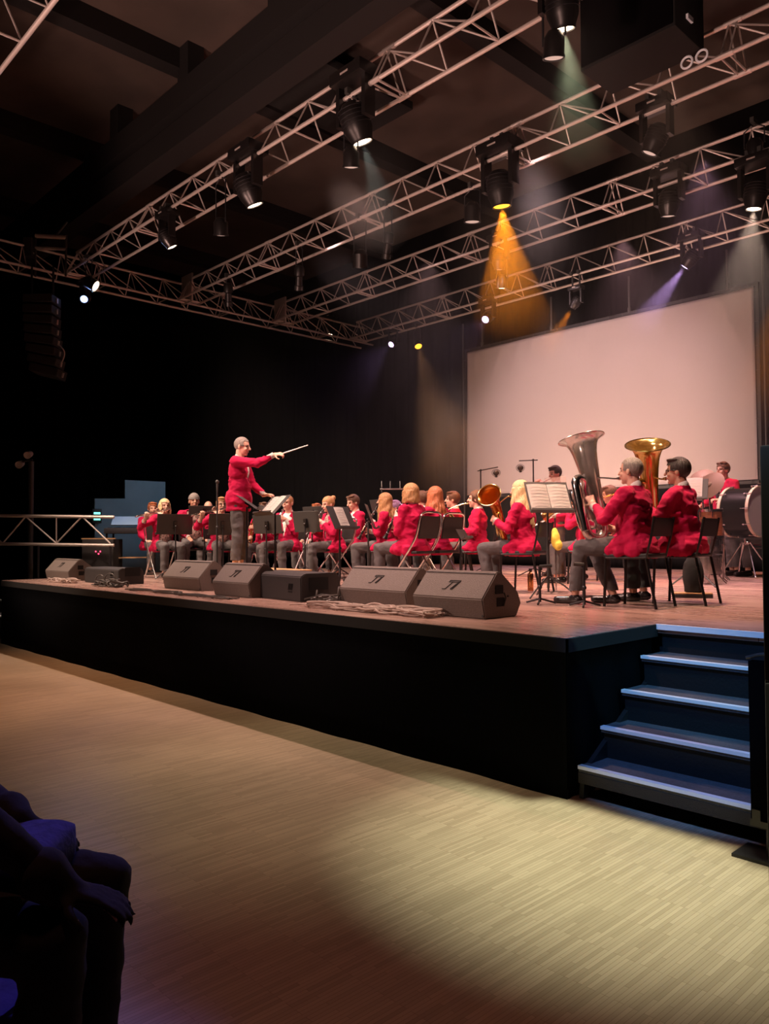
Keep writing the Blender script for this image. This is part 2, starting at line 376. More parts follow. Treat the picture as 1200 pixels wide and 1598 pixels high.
# tall black loudspeaker cabinet at the right edge
t = thing('loudspeaker_tower', 'tall black loudspeaker tower at the right edge beside the steps', 'loudspeaker', (-1.268,3.325,0), -math.atan2(.66,.75))
t.rotation_euler = (0,0,math.atan2(RH.y,RH.x)-math.radians(26))
bm = bbox((0,-.06,0.0),(.7,.6,.98),.012); obj('sub_cabinet', bm, 'nearblack', t)
bm = bbox((0,-.05,.985),(.7,.58,1.93),.012); obj('top_cabinet', bm, 'nearblack', t)
bm = nb(); cbox(bm, (.3,-.062,1.45), (.5,.01,.85)); obj('grille', bm, 'nearblack', t)
for z in (.55,1.35):
    bm = nb(); cbox(bm, (.04,-.066,z), (.02,.02,.14)); obj('handle', bm, 'alu', t)
bm = nb(); cbox(bm, (.035,-.075,.42), (.04,.01,.045)); obj('latch', bm, 'nosing', t)

# ---- projection screen
t = thing('projection_screen', 'large white projection screen laced to a dark frame behind the band', 'screen', (-8.59,13.9,2.55))
w2 = 3.24; hS = 3.33; nx, nz = 120, 60; bm = nb(); g = []; rd = random.Random(4)
folds = [(rd.uniform(-w2,w2), rd.uniform(.5,1.1), rd.uniform(.03,.06), rd.uniform(-.5,.5)) for _ in range(26)]
for j in range(nz+1):
    row = []
    for i in range(nx+1):
        x = -w2+2*w2*i/nx; z = hS*j/nz; d = 0; tp = (hS-z)
        for fx, fl, fa, sl in folds:
            if tp < fl*1.6:
                d += fa*.45*math.exp(-((x-fx-sl*tp)/.07)**2)*math.exp(-tp/fl*1.6)*min(1,tp/.12)
        d += .012*math.sin(x*1.3+z*.8)
        row.append(bm.verts.new((x,-d,z)))
    g.append(row)
for j in range(nz):
    for i in range(nx): bm.faces.new((g[j][i],g[j][i+1],g[j+1][i+1],g[j+1][i]))
bmesh.ops.solidify(bm, geom=bm.faces[:], thickness=.004)
obj('screen_cloth', bm, 'screen', t, True)
for a, b in (((-w2-.07,.02,-.07),(w2+.07,.08,-.015)),((-w2-.07,.02,hS+.015),(w2+.07,.08,hS+.075)),((-w2-.07,.02,-.07),(-w2-.015,.08,hS+.075)),((w2+.015,.02,-.07),(w2+.07,.08,hS+.075))):
    bm = nb(); box(bm, a, b); obj('frame_bar', bm, 'screenframe', t)
bm = nb()
for i in range(22):
    x = -w2+.1+i*(2*w2-.2)/21
    for z in (-.03,hS+.03): cyl(bm, (x,-.01,z-.03), (x,-.01,z+.03), .006, n=6)
for i in range(8):
    z = .2+i*.42
    for x in (-w2-.03,w2+.03): cyl(bm, (x-.03,-.01,z), (x+.03,-.01,z), .006, n=6)
o = obj('lacing', bm, 'desk', t); o['kind'] = 'stuff'
for px in (750,858,980,1134):
    p = at(px, 480, Y=13.9); bm = nb(); cyl(bm, (p.x+8.59,.05,hS+.07), (p.x+8.59,.05,6.66-2.55), .022)
    cyl(bm, (p.x+8.59,.05,hS+.05), (p.x+8.59,.05,hS+.16), .035); obj('hanging_pipe', bm, 'desk', t)
for sx in (-1,1):
    bm = nb(); cyl(bm, (sx*(w2+.14),.05,-1.59), (sx*(w2+.14),.05,hS+.7), .02); obj('side_cable', bm, 'desk', t)

# ---- triangular lighting trusses
def truss(label, axis, c0, c1, fix, zb=6.67, s=.47, h=.47, p=.72, seg=4, lowfar=True, phase=0):
    """triangular truss along 'x' or 'y'; fix = position of its lower far chord on the other axis"""
    L = c1-c0
    t = thing('lighting_truss', label, 'truss', (c0,fix,zb) if axis == 'x' else (fix,c0,zb), 0, None)
    def P(u, v, w): return Vector((u, -v, w)) if axis == 'x' else Vector((v, u, w))
    for v, w in ((0,0),(s,0),(s/2,h)):
        bm = nb(); cyl(bm, P(0,v,w), P(L,v,w), .025, n=10); obj('chord', bm, 'alu', t)
    n = int(L/p); rb = .011; bra = [nb() for _ in range((n+seg-1)//seg)]
    for i in range(n):
        u = i*p+phase; bm = bra[i//seg]
        for v in (0,s):
            tube(bm, [P(u,v,0),P(u,s/2,h)], rb, 6); tube(bm, [P(u,s/2,h),P(min(u+p,L),v,0)], rb, 6)
        if i % 2 == 0: tube(bm, [P(u,0,0),P(u,s,0)], rb*1.2, 6)
        if i % seg == 0:
            tube(bm, [P(u+.09,0,0),P(u+.09,s,0)], rb*1.3, 6)
            for v in (0,s): tube(bm, [P(u+.09,v,0),P(u+.09,s/2,h)], rb, 6)
            for v, w in ((0,0),(s,0),(s/2,h)): tube(bm, [P(u-.05,v,w),P(u+.14,v,w)], .031, 8)
    for bm in bra: obj('bracing', bm, 'alu', t)
    return t
TZ = 6.67
truss('overhead truss nearest the camera, upper left corner of the ceiling', 'x', -12.6, 2.0, 2.78)
truss('overhead truss carrying big moving lamps above the conductor side of the stage', 'x', -15.0, 2.0, 6.35)
truss('overhead truss with the large amber moving lamp', 'x', -15.0, 2.0, 8.75)
truss('overhead truss running between the amber lamp and the screen truss', 'x', -15.0, 2.0, 11.2)
truss('rearmost overhead truss that carries the screen pipes', 'x', -15.0, 3.0, 13.6)
truss('cross truss at the left joining the ends of the long trusses', 'y', -2.0, 14.0, -15.6)
for Y, lab in ((8.75,'pale corner sleeve on the left cross truss at the amber lamp truss'),(11.2,'pale corner sleeve on the left cross truss, next one toward the screen')):
    bm = bbox((-.22,-.02,0), (.22,.02,.62), .01); o = obj('corner_plate', bm, 'desk', None, 'auto', (-15.05,Y-.25,TZ-.04)); tag(o, lab, 'plate')
    o.data.materials[0] = M['alu']

# ---- roof structure
bm = nb(); box(bm, (0,-.2,0), (27,.2,.42)); box(bm, (0,-.2,-.62),(27,.2,-.2))
o = struct('beam_1', bm, 'beam'); o.location = (-21.5,6.6,8.75)
bm = nb()
for x in (-14.2,-11.6,-9.0,-6.4):
    box(bm, (x-.17,-.15,.3), (x+.17,.15,1.3))
struct('beam_2', bm, 'beam').location = (0,6.6,8.6)
bm = nb()
for x in range(-20,6,4):
    box(bm, (x,-9,9.45), (x+.3,15.3,9.8))
struct('beam_3', bm, 'beam')
a = at(419,160,z=9.2); b = at(505,97,z=9.2); c = at(640,170,z=9.2)
bm = bbox((a.x,b.y,9.16), (b.x+.05,c.y,9.3), .01); o = obj('ceiling_panel', bm, 'nearblack'); tag(o, 'black square panel hung flat under the ceiling above the nearest lamps', 'panel')

# ---- hung black loudspeaker box upper right
p0 = at(968,198,Y=8.4); p1 = at(1112,140,Y=8.4)
t = thing('hung_loudspeaker', 'big black box loudspeaker hung in front of the trusses, upper right', 'loudspeaker', (p0.x,8.0,6.76))
Lx = p1.x-p0.x
bm = bbox((0,-.45,0), (Lx,.22,2.3), .02); obj('cabinet', bm, 'nearblack', t)
bm = bbox((.02,-.47,.03), (Lx-.02,-.455,2.27), .01); obj('grille', bm, 'drape', t)
for z in (.2,.75,1.25,1.7):
    bm = nb(); cbox(bm, (Lx+.01,-.15,z), (.03,.12,.05)); obj('connector_glint', bm, 'nosing', t)  # pale pieces painted in for blue-white reflections off the connectors
bm = nb()
for y in (0,.16):
    tube(bm, [(Lx-.05+y+.06*math.cos(a),-.1,-.22+.06*math.sin(a)) for a in [k*math.pi/8 for k in range(16)]], .012, 6, closed=True)
obj('cable_loop', bm, 'nosing', t)
for x in (.1,Lx-.1):
    bm = nb(); cyl(bm, (x,0,2.3), (x,0,3.0), .01, n=6); obj('hanging_chain', bm, 'black', t)

# ---- line array hung left
c = at(66,470,w=14.6)
t = thing('line_array_loudspeaker', 'curved column of black loudspeakers hanging at the left cross truss', 'loudspeaker', (c.x,c.y,c.z))
z = -.0; ang = 0; yy = 0; base = Matrix.Rotation(math.atan2(RH.y,RH.x), 4, 'Z')
for k in range(8):
    ang = k*.035; mm = base@Matrix.Translation((yy,0,z))@Matrix.Rotation(ang,4,'Y')
    bm = nb(); prism(bm, [(-.22,-.075),(.2,-.09),(.2,.09),(-.22,.075)], -.27, .27, mm)
    bmesh.ops.bevel(bm, geom=bm.edges[:], offset=.01, segments=1, affect='EDGES')
    cb = obj('cabinet', bm, 'cabdark', t)
    bm = nb(); cbox(bm, (.28,0,0), (.02,.05,.09), mm); obj('rigging_plate', bm, 'alu', cb)
    z -= .19; yy += .02*k*.3
bm = nb(); tube(bm, [base@Vector(q) for q in spline([(.3,0,-.8),(.42,0,-.95),(.4,0,-1.1),(.33,0,-1.2)])], .012); obj('cable', bm, 'alu', t)
for x in (-.2,.2):
    bm = nb(); p = base@Vector((x,0,0)); cyl(bm, (p.x,p.y,.08), (p.x,p.y,TZ-c.z+.02), .02); obj('hanging_strap', bm, 'black', t)
# chain hoist frame above it
c = at(80,395,w=14.8)
t = thing('chain_hoist', 'hoist frame with two pale bars sitting on the left truss above the hung loudspeakers', 'hoist', (c.x,c.y,TZ-.3))
for z, r in ((.98,.04),(.75,.03)):
    bm = nb(); p = base@Vector((-.3,0,z)); q = base@Vector((.28,0,z-.03)); cyl(bm, p, q, r); obj('bar', bm, 'alu', t)
bm = nb(); cbox(bm, (0,0,0), (.16,.16,.35), base@Matrix.Translation((-.42,0,.75))); obj('motor', bm, 'cabdark', t)
for x in (-.3,.28):
    bm = nb(); p = base@Vector((x,0,0)); cyl(bm, (p.x,p.y,.2), (p.x,p.y,1.0), .02); obj('upright', bm, 'desk', t)
bm = nb(); p = base@Vector((.1,0,1.0)); q = base@Vector((.3,0,1.25)); cyl(bm, p, q, .02); obj('arm', bm, 'desk', t)

# ---- stage lamps
def lamp(kind, px, py, Y, tgt, lens, label, beam=None, size=1.0, group=None, hang=None):
    """lens centre seen at (px,py) on the vertical plane Y; the head aims at tgt"""
    hl = {'moving':.34,'profile':.5,'par':.26}[kind]*size; hr = {'moving':.135,'profile':.085,'par':.105}[kind]*size
    L0 = at(px, py, Y=Y); tg = Vector(tgt)-L0; d = tg.normalized()
    L0 = at(px, py, Y=Y+d.y*hl*.6); tgt = L0+tg
    piv = L0-d*hl*.6; top = max(piv.z+.28*size, (hang or TZ)-.02) if kind != 'moving' else piv.z+.32*size
    t = thing({'moving':'moving_head_lamp','profile':'profile_spotlight','par':'par_lamp'}[kind], label, 'stage lamp', (piv.x,piv.y,top), 0, group)
    org = Vector((piv.x,piv.y,top)); A = align(L0-d*hl-org, L0-org)
    bm = nb()
    if kind == 'moving':
        prof = [(0,0),(hr*.6,0),(hr*.85,.04*size),(hr,.1*size),(hr*.95,hl*.7),(hr*.72,hl-.03),(hr*.72,hl)]
    elif kind == 'profile':
        prof = [(0,0),(hr*.9,.01),(hr*1.2,.06),(hr*1.2,hl*.4),(hr*.8,hl*.45),(hr*.85,hl*.8),(hr*1.05,hl*.82),(hr*1.05,hl)]
    else: prof = [(0,0),(hr*.6,.01),(hr,.07),(hr,hl*.9),(hr*1.08,hl*.9),(hr*1.08,hl)]
    prof += [(prof[-1][0]*.9,hl),(prof[-1][0]*.9,hl-.02)]
    lathe(bm, prof, 20, A); hd = obj('lamp_head', bm, 'blackpaint', t)
    bm = nb(); rr = prof[-1][0]*.97; lathe(bm, [(0,hl-.022),(rr,hl-.022),(rr*.9,hl-.008),(rr*.5,hl),(0,hl+.003)], 20, A); obj('lens', bm, lens, hd)
    if kind == 'moving':
        bm = nb()
        for k in range(5): 
            z = hl*.15+k*.035*size; tube(bm, [A@Vector((hr*1.01*math.cos(q),hr*1.01*math.sin(q),z)) for q in [2*math.pi*i/16 for i in range(16)]], .005, 5, closed=True)
        obj('cooling_fins', bm, 'black', hd)
        for sx in (-1,1):
            bm = nb(); cbox(bm, (sx*(hr+.035*size),0,-(top-piv.z)/2), (.045*size,.12*size,top-piv.z+.08)); obj('yoke_arm', bm, 'blackpaint', t)
        bm = bbox((-hr-.07*size,-.13*size,0), (hr+.07*size,.13*size,.11*size), .015); bs = obj('lamp_base', bm, 'blackpaint', t)
        bm = nb(); cbox(bm, (0,-.132*size,.055*size), (.1*size,.006,.02)); obj('display', bm, 'alu', bs)
    else:
        for sx in (-1,1):
            bm = nb(); tube(bm, [(sx*hr*.3,0,0),(sx*hr*1.25,0,-.06),(sx*hr*1.25,0,-(top-piv.z))], .01, 6); obj('yoke_arm', bm, 'black', t)
    bm = nb(); z0 = .11*size if kind == 'moving' else 0; z1 = max(z0+.06, (hang or TZ)-top+.03)
    for sx in ((-.08,.08) if kind == 'moving' else (0,)):
        cyl(bm, (sx,0,z0), (sx,0,z1), .018); cbox(bm, (sx,0,z1-.01), (.05,.15,.07))
    obj('truss_clamp', bm, 'desk', t)
    if beam:
        pw, col, ang, bl = beam
        spot('lamp_beam', L0+d*.012, tgt, pw, col, ang, bl, .03)
    return t
def dn(px, py, Y, a=0, b=.75): 
    return at(px,py,Y=Y)+RH*a+FH*b+Vector((0,0,-4))
def to(px, py, Y, x, y, z): return at(px,py,Y=Y)+Vector((x,y,z))
T1N, T2N, T2F, T3N, T4N, T4F = 5.88, 8.28, 8.75, 10.73, 13.13, 13.6
# pale lamp over the hall floor, its shutter plate keeps the stage dark
t = thing('floor_spotlight', 'lamp above the hall floor with a stepped shutter plate', 'stage lamp', FLOORLAMP)
bm = nb(); lathe(bm, [(0,.34),(.08,.33),(.12,.25),(.12,.02),(.13,.0)], 20); obj('lamp_head', bm, 'blackpaint', t)
bm = nb(); cyl(bm, (0,0,.33), (0,0,.42), .02); cbox(bm, (0,0,.40), (.1,.4,.03)); obj('truss_clamp', bm, 'desk', t)
q = lambda x, y: ((x-FLOORLAMP[0])*.3/6.3, (y-FLOORLAMP[1])*.3/6.3)
pl = [q(-14,3.87),q(-2.86,3.87),q(-2.76,4.02),q(-1.66,4.02),q(-1.6,3.9),(.6,q(0,3.9)[1]),(.6,.5),(q(-14,0)[0],.5)]
bm = nb(); A_ = [bm.verts.new((x,y,-.3)) for x,y in pl]; bm.faces.new(A_); bmesh.ops.solidify(bm, geom=bm.faces[:], thickness=.002); obj('shutter_plate', bm, 'nearblack', t, False)
for x in (-.1,.1):
    bm = nb(); cyl(bm, (x,.12,.05), (x,.16,-.3), .006, n=6); obj('shutter_arm', bm, 'black', t)
AMB = (1,.27,.01); VIO = (.72,.42,1); WH = (1,.72,.55)
lamp('moving', 783, 323, T2N, dn(783,323,8.5,.35,.2), 'lens_amber', 'large moving lamp glowing amber, pointing down in mid air', (1300,AMB,44,.2), 1.35)
lamp('moving', 566, 223, T1N, dn(566,223,6.1,1.3,.45), 'lens_warm', 'big tilted moving lamp on the nearest stage truss, under the black ceiling panel', (260,(.8,.9,.8),30,.3), 1.3)
lamp('par', 548, 262, T1N, dn(548,262,6.2), 'lens_dim', 'small lamp hanging just below the tilted lamp under the black ceiling panel', None, .9)
lamp('moving', 398, 321, T1N, dn(398,321,6.1,1.5,.6), 'lens_warm', 'tilted moving lamp with a bright rim, above the conductor', (60,WH,30,.3), 1.25)
lamp('par', 345, 368, T1N, dn(345,368,6.2), 'lens_dim', 'small straight lamp left of the tilted lamp above the conductor', None, .95)
lamp('moving', 269, 386, T1N, dn(269,386,6.1,1.9,.6), 'lens_warm', 'tilted moving lamp near the left end of the nearest stage truss', None, .9)
lamp('moving', 880, 47, T1N, dn(880,47,6.1,.5,.9), 'lens_warm', 'moving lamp at the top edge with a greenish beam, left of the hung box', (420,(.9,1,.6),42,.3), 1.1)
lamp('par', 864, 92, T1N, dn(864,92,6.25), 'lens_dim', 'small lamp below the moving lamp at the top edge', None, .9)
lamp('profile', 466, 453, T2N, dn(466,453,8.6,-.3,1.2), 'lens_amber', 'long spotlight with a dull orange tip, left half of the second truss', None, .85)
lamp('profile', 357, 478, T2N, dn(357,478,8.7), 'lens_off', 'dark spotlight at the left end of the second truss beside the pale plate', None, .9)
lamp('par', 562, 418, T2N, dn(562,418,8.7), 'lens_dim', 'small unlit lamp in the middle of the second truss, left one of a close pair', None, 1.1)
lamp('profile', 602, 404, T2N, dn(602,404,8.6,-.6,1.0), 'lens_dim', 'tilted dark spotlight right of the small unlit lamp, middle of the second truss', None, .8)
lamp('par', 737, 347, T2F, dn(737,347,8.7), 'lens_dim', 'black lamp hanging just left of the large amber lamp', None, 1.1)
lamp('moving', 779, 421, T3N, dn(779,421,11.0), 'lens_dim', 'moving lamp inside the amber light cone', None, .95)
lamp('par', 783, 450, T3N, dn(783,450,11.0), 'lens_warm', 'small bright-tipped lamp right under the lamp in the amber cone', None, .9)
lamp('moving', 1043, 338, T3N, dn(1043,338,10.9), 'lens_dim', 'dark moving lamp on the third truss, below the hung box', None, 1.1)
lamp('moving', 1176, 327, T3N, dn(1176,327,10.6,-.3,.6), 'lens_warm', 'bright warm lamp near the right edge with a pale beam', (620,WH,50,.5), 1.1)
lamp('moving', 1013, 240, T2F, dn(1013,240,8.6,-1.6,1.4), 'lens_dim', 'tilted dark lamp hanging under the hung box', None, 1.0)
lamp('moving', 515, 523, T4N, to(515,523,13.4,.5,-1.5,-4), 'lens_warm', 'bright warm lamp at the left end of the rearmost truss', (80,WH,50,.5), .9)
lamp('moving', 1068, 417, T4N, to(1068,417,13.3,-2.2,-.6,-2.8), 'lens_violet', 'violet white lamp above the right half of the screen', (900,VIO,30,.4), .95)
lamp('moving', 893, 481, T4N, to(893,481,13.3,-1.6,-.3,-2.2), 'lens_amber', 'small amber lamp above the middle of the screen', (600,AMB,32,.4), .7)
lamp('moving', 757, 499, T4N, to(757,499,13.3,1.5,-6,-4), 'lens_violet', 'violet white lamp above the left end of the screen', (100,VIO,40,.5), .9)
lamp('moving', 610, 538, T4F, to(610,538,13.9,1.5,-6,-4), 'lens_violet', 'violet white lamp left of the screen, low over the dark drape', (100,VIO,40,.5), .85)
lamp('par', 653, 541, T4F, at(700,700,Y=12.7), 'lens_amber', 'small amber lamp next to the violet lamp left of the screen', (420,(1,.45,.2),30,.6), .85)
lamp('par', 1176, 247, T3N, dn(1176,247,11.0), 'lens_dim', 'row lamp with small lit cells on the third truss, at the right edge', None, 1.0)
lamp('moving', 131, 467, at(131,467,X=-15.13).y, to(131,467,4.8,3,-2,-2.5), 'lens_blue', 'blue white lamp under the left cross truss', (60,(.3,.45,1),70,.5), .8)
lamp('par', 150, 447, T1N, to(150,447,6.2,4,3,-3), 'lens_warm', 'warm lamp at the corner where the left cross truss meets the nearest stage truss', (40,WH,60,.5), 1.0)
# ================================================================ people
from mathutils import noise
def ik(sh, wr, l1, l2, pole):
    d = wr-sh; D = min(d.length, (l1+l2)*.995); d.normalize(); wr = sh+d*D
    a = (l1*l1-l2*l2+D*D)/(2*D); h = math.sqrt(max(l1*l1-a*a, 1e-6))
    p = (pole-d*pole.dot(d)).normalized()
    return sh+d*a+p*h, wr
def add_hand(bm, wr, f, pn, side, curl, k=1.0, point=False):
    """palm, four jointed fingers and a side thumb; f finger direction, pn the way the palm faces"""
    f = f.normalized(); pn = (pn-f*pn.dot(f)).normalized(); c = f.cross(pn)*side
    m = Matrix((( c.x,f.x,pn.x,0),(c.y,f.y,pn.y,0),(c.z,f.z,pn.z,0),(0,0,0,1)))
    P = lambda x,y,z: wr+c*x*k+f*y*k+pn*z*k
    caps(bm, wr-f*.02, P(0,.03,0), .026*k, .026*k)
    for x in (-.026,-.009,.009,.026): caps(bm, P(x*.7,.02,0), P(x,.082,0), .015*k, .012*k, 8)
    for i, (x, ln) in enumerate(((.032,.068),(.011,.08),(-.011,.074),(-.032,.058))):
        p = P(x,.084,0); a = curl*.5*(.25 if (point and i == 0) else 1)
        for j, q in enumerate((.45,.32,.25)):
            dd = f*math.cos(a)+pn*math.sin(a)+c*(x*1.5)
            n2 = p+dd.normalized()*ln*q*k; caps(bm, p, n2, .0088*k, .0078*k, 8); p = n2; a += curl*(.25 if (point and i == 0) else 1)*.8
    p = P(.03,.02,.004); d1 = (c*.75+f*.55+pn*.35).normalized(); p2 = p+d1*.042*k; d2 = (c*.15+f*.8+pn*.55).normalized(); p3 = p2+d2*.032*k
    caps(bm, p, p2, .0125*k, .0105*k, 8); caps(bm, p2, p3, .0105*k, .009*k, 8)
def V(*a): return Vector(a)
def shell(b, th):
    """open cloth surface turned into a thin shell with closed hems"""
    b.normal_update(); n = nb(); A = {}; B = {}
    for v in b.verts:
        if not v.link_faces: continue
        A[v] = n.verts.new(v.co); B[v] = n.verts.new(v.co-v.normal*th)
    for f in b.faces:
        n.faces.new([A[v] for v in f.verts]); n.faces.new([B[v] for v in reversed(f.verts)])
    for e in b.edges:
        if len(e.link_faces) == 1:
            p, q = e.verts
            try: n.faces.new((A[q],A[p],B[p],B[q]))
            except Exception: pass
    b.free(); return n

HAIRC = {}
def person(label, px, w, top, face, pose='sit', L=None, R=None, lean=0.0, hyaw=0, hpitch=0, hair=('short','brown'), top_cloth='shirt', skin='skin',
           fat=1.0, vox=.0085, base=0.0, glasses=False, tie=False, badge=False, spread=.12, kneey=.45, feet=None, collar=True, jacket=True, ftrim=1.0, female=False, trouser='trouser', Lp=None, Rp=None, s=None, name='person', legL=None, legR=None, open_jacket=False):
    """a figure facing `face`; the head is seen at px with its top at row `top`"""
    zt = at(px, top, w=w).z; sit = pose == 'sit'
    H0 = 1.345 if sit else 1.765
    k = s or (zt-STAGE-base)/H0
    fd = V(face[0],face[1],0).normalized(); rz = math.atan2(-fd.x, fd.y)
    pz = .55 if sit else .93
    pel = V(0,0,pz); RL = Matrix.Rotation(-lean, 3, 'X')
    up = lambda x,y,z: pel+RL@V(x,y,z)
    hc = up(0,.03,.66) if sit else up(0,.02,.70)
    ct = .0 if sit else .04
    RH_ = RL@Matrix.Rotation(hyaw,3,'Z')@Matrix.Rotation(-hpitch-(-lean*.7),3,'X')
    hd = lambda x,y,z: hc+RH_@V(x,y,z)
    head_w = at(px, top+8, w=w)
    Rz = Matrix.Rotation(rz, 4, 'Z')
    off = Rz.to_3x3()@V(hc.x,hc.y,0)*k
    O = V(head_w.x-off.x, head_w.y-off.y, STAGE+base)
    root = thing(name, label, 'person', O, rz, 'band members in crimson jackets' if jacket and name == 'person' else None)
    root.scale = (k,k,k)
    sw = .165 if female else .185
    sh = {1:up(sw,0,.445+ct), -1:up(-sw,0,.445+ct)}
    mouth = hd(0,.105,-.062)
    # limbs
    if sit:
        hip = {1:V(.09,.03,.54), -1:V(-.09,.03,.54)}; kn = {1:V(spread,kneey,.52), -1:V(-spread,kneey,.52)}; an = {1:V(spread,kneey-.03,.09), -1:V(-spread,kneey-.03,.09)}
    else:
        hip = {1:V(.09,0,.90), -1:V(-.09,0,.90)}; kn = {1:V(.10,.02,.49), -1:V(-.10,.02,.49)}; an = {1:V(.11,-.01,.09), -1:V(-.11,-.01,.09)}
    if legR: kn[1], an[1] = V(*legR[0]), V(*legR[1])
    if legL: kn[-1], an[-1] = V(*legL[0]), V(*legL[1])
    res = dict(root=root, up=up, hd=hd, mouth=mouth, k=k, O=O, rz=rz, pel=pel, RL=RL, mw=Matrix.Translation(O)@Rz@Matrix.Diagonal((k,k,k,1)))
    arms = {}
    for sd, g, pol in ((1,R,Rp),(-1,L,Lp)):
        if callable(g): g = g(res)
        if g is None:
            g = (V(sd*.12,.36,pz+.05) if sit else V(sd*.26,.05,pz-.12), V(0,1,-.2) if sit else V(0,.1,-1), V(0,0,-1) if sit else V(-sd,0,0), .35)
        pos, f, pn, curl = g; f = V(*f).normalized(); pn = V(*pn)
        wr = V(*pos)-f*.075
        el, wr = ik(sh[sd], wr, .285, .255, V(*(pol or (sd*.6,-.35,-1))))
        arms[sd] = (el, wr, f, pn, curl)
    res['arms'] = arms
    # ---- body (one continuous skin)
    bm = nb()
    ell(bm, hd(0,-.008,.026), (.076,.098,.094), (RH_.to_4x4()))
    ell(bm, hd(0,.028,-.04), (.060,.064,.078), RH_.to_4x4())
    ell(bm, hd(0,.066,-.098), (.026,.022,.02), RH_.to_4x4()); ell(bm, hd(0,.072,.024), (.052,.022,.014), RH_.to_4x4())
    for sx in (-1,1):
        ell(bm, hd(sx*.079,-.012,-.012), (.011,.02,.032), RH_.to_4x4(), 8, 8); ell(bm, hd(sx*.036,.062,-.03), (.024,.026,.022), RH_.to_4x4(), 8, 8)
    caps(bm, hd(0,.09,.012), hd(0,.113,-.026), .009, .0135, 8); ell(bm, hd(0,.09,-.062), (.025,.012,.010), RH_.to_4x4(), 8, 8)
    caps(bm, hd(0,-.02,-.06), up(0,-.01,.46+ct), .055, .062)
    ell(bm, up(0,0,.34+ct), (.165,.10,.17), RL.to_4x4()); ell(bm, up(0,.0,.14), (.14*fat,.105*fat,.18), RL.to_4x4()); ell(bm, pel, (.15,.12,.10))
    caps(bm, sh[-1], sh[1], .05, .05)
    for sd in (1,-1):
        el, wr, f, pn, cu = arms[sd]
        caps(bm, sh[sd], el, .05, .04); caps(bm, el, wr, .042, .026); add_hand(bm, wr, f, pn, -sd, cu)
        caps(bm, hip[sd], kn[sd], .085, .058); caps(bm, kn[sd], an[sd], .056, .036)
        ft = V(0,1,0) if not feet else V(*feet[0 if sd == 1 else 1])
        caps(bm, an[sd]+V(0,0,-.04), an[sd]+ft*.13+V(0,0,-.05), .034, .026)
    me = remesh(bm, vox, 2, 'body')
    inv = RH_.inverted()
    for mn in (skin,'eye','lip','brow'): me.materials.append(M[mn])
    for p in me.polygons:
        if (p.center-hc).length < .17:
            q = inv@(p.center-hc)
            if q.y > .05:
                ax = abs(q.x); i = 0
                if abs(ax-.031) < .0125 and abs(q.z-.002) < .0075: i = 1
                elif abs(ax-.032) < .019 and abs(q.z-.024) < .006: i = 3
                elif ax < .023 and abs(q.z+.062) < .0085 and q.y > .08: i = 2
                p.material_index = i
    body = finish('body', me, None, root, True)
    # ---- clothes
    vx = max(vox*1.35, .011)
    def clothing(bm, name, m, cut=None, thick=.007, smooth=2, v=vx):
        me = remesh(bm, v, smooth, name)
        if name in ('jacket','trousers','shirt'):
            me.update(); nr = [vv.normal.copy() for vv in me.vertices]; sd_ = V(px*.37, top*.21, 0)
            for vv, n_ in zip(me.vertices, nr):
                q = vv.co; q1 = V(q.x*6, q.y*6, q.z*9)+sd_; w1 = noise.noise(q1); w2 = noise.noise(V(q.x*15, q.y*15, q.z*24)+sd_*2)
                vv.co = q+n_*(.017*(.55-abs(w1)*2.2)+.006*(.5-abs(w2)*2))*{'jacket':.8,'trousers':.5,'shirt':.2}[name]
        if cut:
            b2 = nb(); b2.from_mesh(me); dl = [f for f in b2.faces if cut(f.calc_center_median())]
            bmesh.ops.delete(b2, geom=dl, context='FACES'); b2 = shell(b2, thick)
            me.clear_geometry(); b2.to_mesh(me); b2.free()
        return finish(name, me, m, root, True)
    rd = random.Random(int(px*7+top))
    if jacket:
        bm = nb(); z0 = pel.z
        ell(bm, up(0,-.005,.33+ct), (.198,.137,.185), RL.to_4x4()); ell(bm, up(0,.01*fat,.15), (.172*fat,.142*fat,.2), RL.to_4x4())
        caps(bm, up(-.125,0,.455+ct), up(.125,0,.455+ct), .064, .064)
        caps(bm, up(0,-.02,.47+ct), up(0,-.02,.50+ct), .075, .066)
        if sit:
            ell(bm, (0,.0,.56), (.198*fat,.178*fat,.135)); ell(bm, (0,-.06,.50), (.225*fat,.13*fat,.13)); ell(bm, (0,.06,.50), (.232*fat,.12,.11))
            for sd in (1,-1): caps(bm, (sd*.14,.06,.555), (sd*.16,.16,.50), .085, .06)
        else:
            ell(bm, (0,0,.93), (.208*fat,.170*fat,.18)); caps(bm, (0,-.01,.86), (0,-.01,.80), .165, .16)
            ell(bm, (0,0,.80), (.195*fat,.155,.07))
        for sd in (1,-1):
            el, wr, f, pn, cu = arms[sd]; e2 = wr+(el-wr).normalized()*.05
            caps(bm, sh[sd]+V(0,0,-.0), el, .071, .057); caps(bm, el, e2, .058, .043)
            for q in range(5):   # folds of the sleeve near the elbow and armpit
                t = rd.uniform(.55,.98); c0 = sh[sd].lerp(el,t); n_ = V(rd.uniform(-1,1),rd.uniform(-1,1),rd.uniform(-1,1)).normalized()*.045
                caps(bm, c0-n_, c0+n_, .024, .018, 8)
            for q in range(3):
                t = rd.uniform(.1,.8); c0 = el.lerp(e2,t); n_ = V(rd.uniform(-1,1),rd.uniform(-1,1),rd.uniform(-1,1)).normalized()*.036
                caps(bm, c0-n_, c0+n_, .02, .015, 8)
